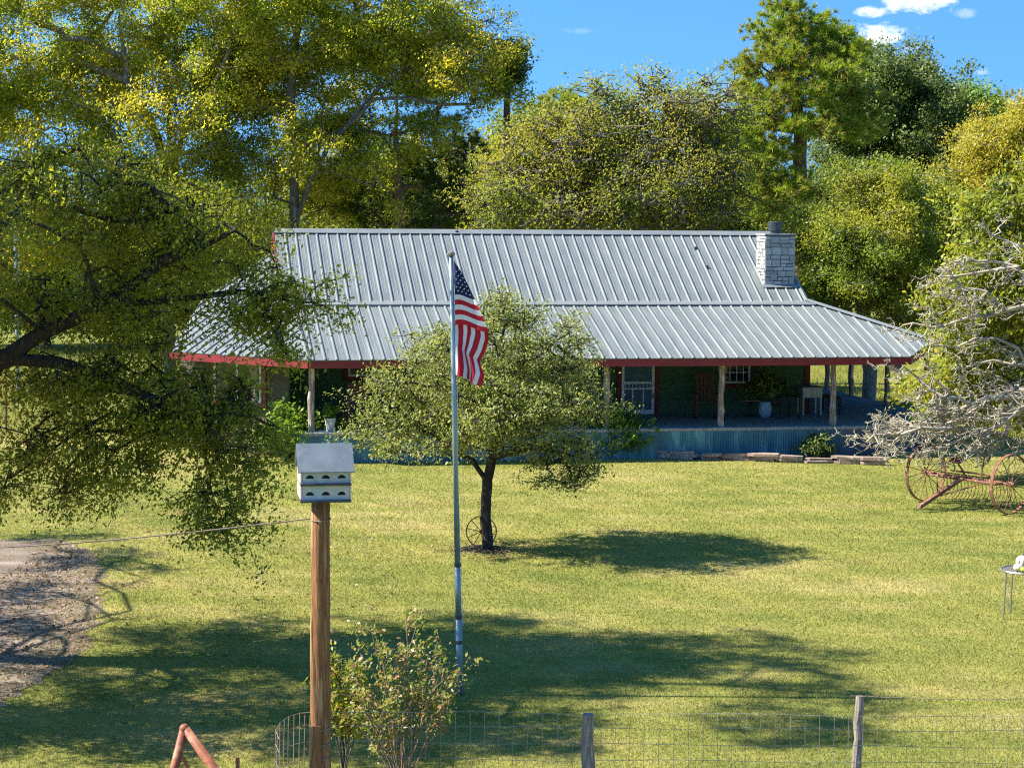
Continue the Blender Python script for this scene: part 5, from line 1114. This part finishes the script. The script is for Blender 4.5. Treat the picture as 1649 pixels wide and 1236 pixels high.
armchair('porch_chair', 'dark brown wooden chair below the left porch window', deckpt(578, 690), HA, M['chairwood'], rock=False)
pw = empty('planter', (*hw(-9.75, .62, 0)[:2], DK), 0, 'pale grey planter with a small plant near the leftmost porch post', 'pot')
mb = MB(); mb.lathe([(.09, 0), (.15, .32), (.16, .34), (.135, .335), (.13, .30)], (0, 0, 0), 18); mb.build('vessel', M['potwhite'], pw)
shrub('potted_plant', 'small green plant growing in the pale grey planter', 'plant', (*hw(-9.75, .62, 0)[:2], DK + .30), .35, .2, 8, 12, (.05, .025), L_green, 522)
# wooden privacy gate under the left eave
wg = empty('board_screen', tuple(gnd(375, 705)), R_(0), 'brown board screen standing under the left eave', 'screen')
k_s = float(gnd(375, 705)[1]) / FPX; wdt = 100 * k_s
mb = MB(); x = -wdt / 2
while x < wdt / 2 - .05: mb.bb(x, x + .135, -.012 + rs_.uniform(-.003, .003), .012, .02, 1.45 + rs_.uniform(-.015, .015)); x += .142
mb.build('boards', M['tanwood'], wg)
mb = MB(); mb.bb(-wdt / 2 - .03, wdt / 2 + .03, -.035, .035, 1.47, 1.52); mb.build('top_rail', M['tanwood'], wg)
for s_ in (-1, 1): mb = MB(); mb.bb(s_ * (wdt / 2 + .07) - .06, s_ * (wdt / 2 + .07) + .06, -.06, .06, 0, 1.75 if s_ < 0 else 1.9); mb.build('post', M['cedar'], wg)

# light steel utility pole far left and a thin post
up_ = rear(12, 66); o = empty('utility_pole', up_, 0, 'thin pale metal pole at the far left edge behind the trees', 'pole'); mb = MB(); mb.tube([(0, 0, 0), (0, 0, float(at(12, 366, 66)[2]))], .06, 10); mb.build('shaft', M['flagpole'], o)
mb = MB(); mb.lathe([(.075, -.06), (.085, .0), (.03, .05)], (0, 0, float(at(12, 366, 66)[2])), 12); mb.build('cap', M['flagpole'], o)
o = empty('wooden_post', tuple(gnd(10, 700)), 0, 'thin rusty post below the oak limb at the left edge', 'post'); mb = MB(); mb.tube([(0, 0, 0), (.01, 0, float(at(10, 588, float(gnd(10, 700)[1]))[2]))], .04, 8); mb.build('shaft', M['rust'], o); mb = MB(); mb.tube([(.01, -.05, .5), (.01, .05, .5)], .012, 6); mb.build('hook', M['rust'], o)

# fallen leaves
def litter(name, n, xr, yr, label, seed, keep=None):
    rg = np.random.default_rng(seed); X = xr[0] + (xr[1] - xr[0]) * rg.random(n); Y = yr[0] + (yr[1] - yr[0]) * rg.random(n)
    if keep: k = keep(X, Y, rg); X = X[k]; Y = Y[k]
    V, Fq = leaves_np(np.stack([X, Y, .015 + .02 * rg.random(len(X))], 1), .026, .015, rg, 1.2); o = mesh_np(name, V, Fq, leaf_mat('dry_' + name, [(.13, .07, .032), (.19, .12, .06), (.10, .055, .03), (.24, .17, .10)], .15)); tag(o, label, 'leaves', kind='stuff')
litter('fallen_leaves', 26000, (-9, -2), (21, 42), 'dry brown leaves scattered over the gravel and grass at the left', 5, lambda X, Y, rg: in_poly(X, Y, DRIVE) | (rg.random(len(X)) < .10))
litter('leaf_litter', 1100, (-1.6, .9), (36.8, 39.6), 'brown leaf litter around the live oak trunk', 6, lambda X, Y, rg: rg.random(len(X)) < np.exp(-((X - tb[0]) ** 2 + (Y - tb[1]) ** 2) / .8))
o = grass('dry_grass', 900, 20.3, 21.6, .25, .6, .006, 31, M['tanwood_g'] if 'tanwood_g' in M else leaf_mat('dry_straw', [(.36, .30, .14), (.45, .38, .2), (.25, .26, .08)], .3), region=(4.2, 6.2)); tag(o, 'tall dry straw coloured grass in the bottom right corner', 'grass')
o = grass('fence_grass', 4200, 20.9, 21.6, .05, .3, .005, 32, BL, region=(-3, 6)); tag(o, 'longer grass along the foot of the wire fence', 'grass')
o = grass('meadow_grass', 90000, 55, 92, .08, .4, .008, 33, BL, keep=lambda X, Y, rg: (X > 5.5) | (X < -9)); tag(o, 'long yellow green meadow grass beyond the house', 'grass')
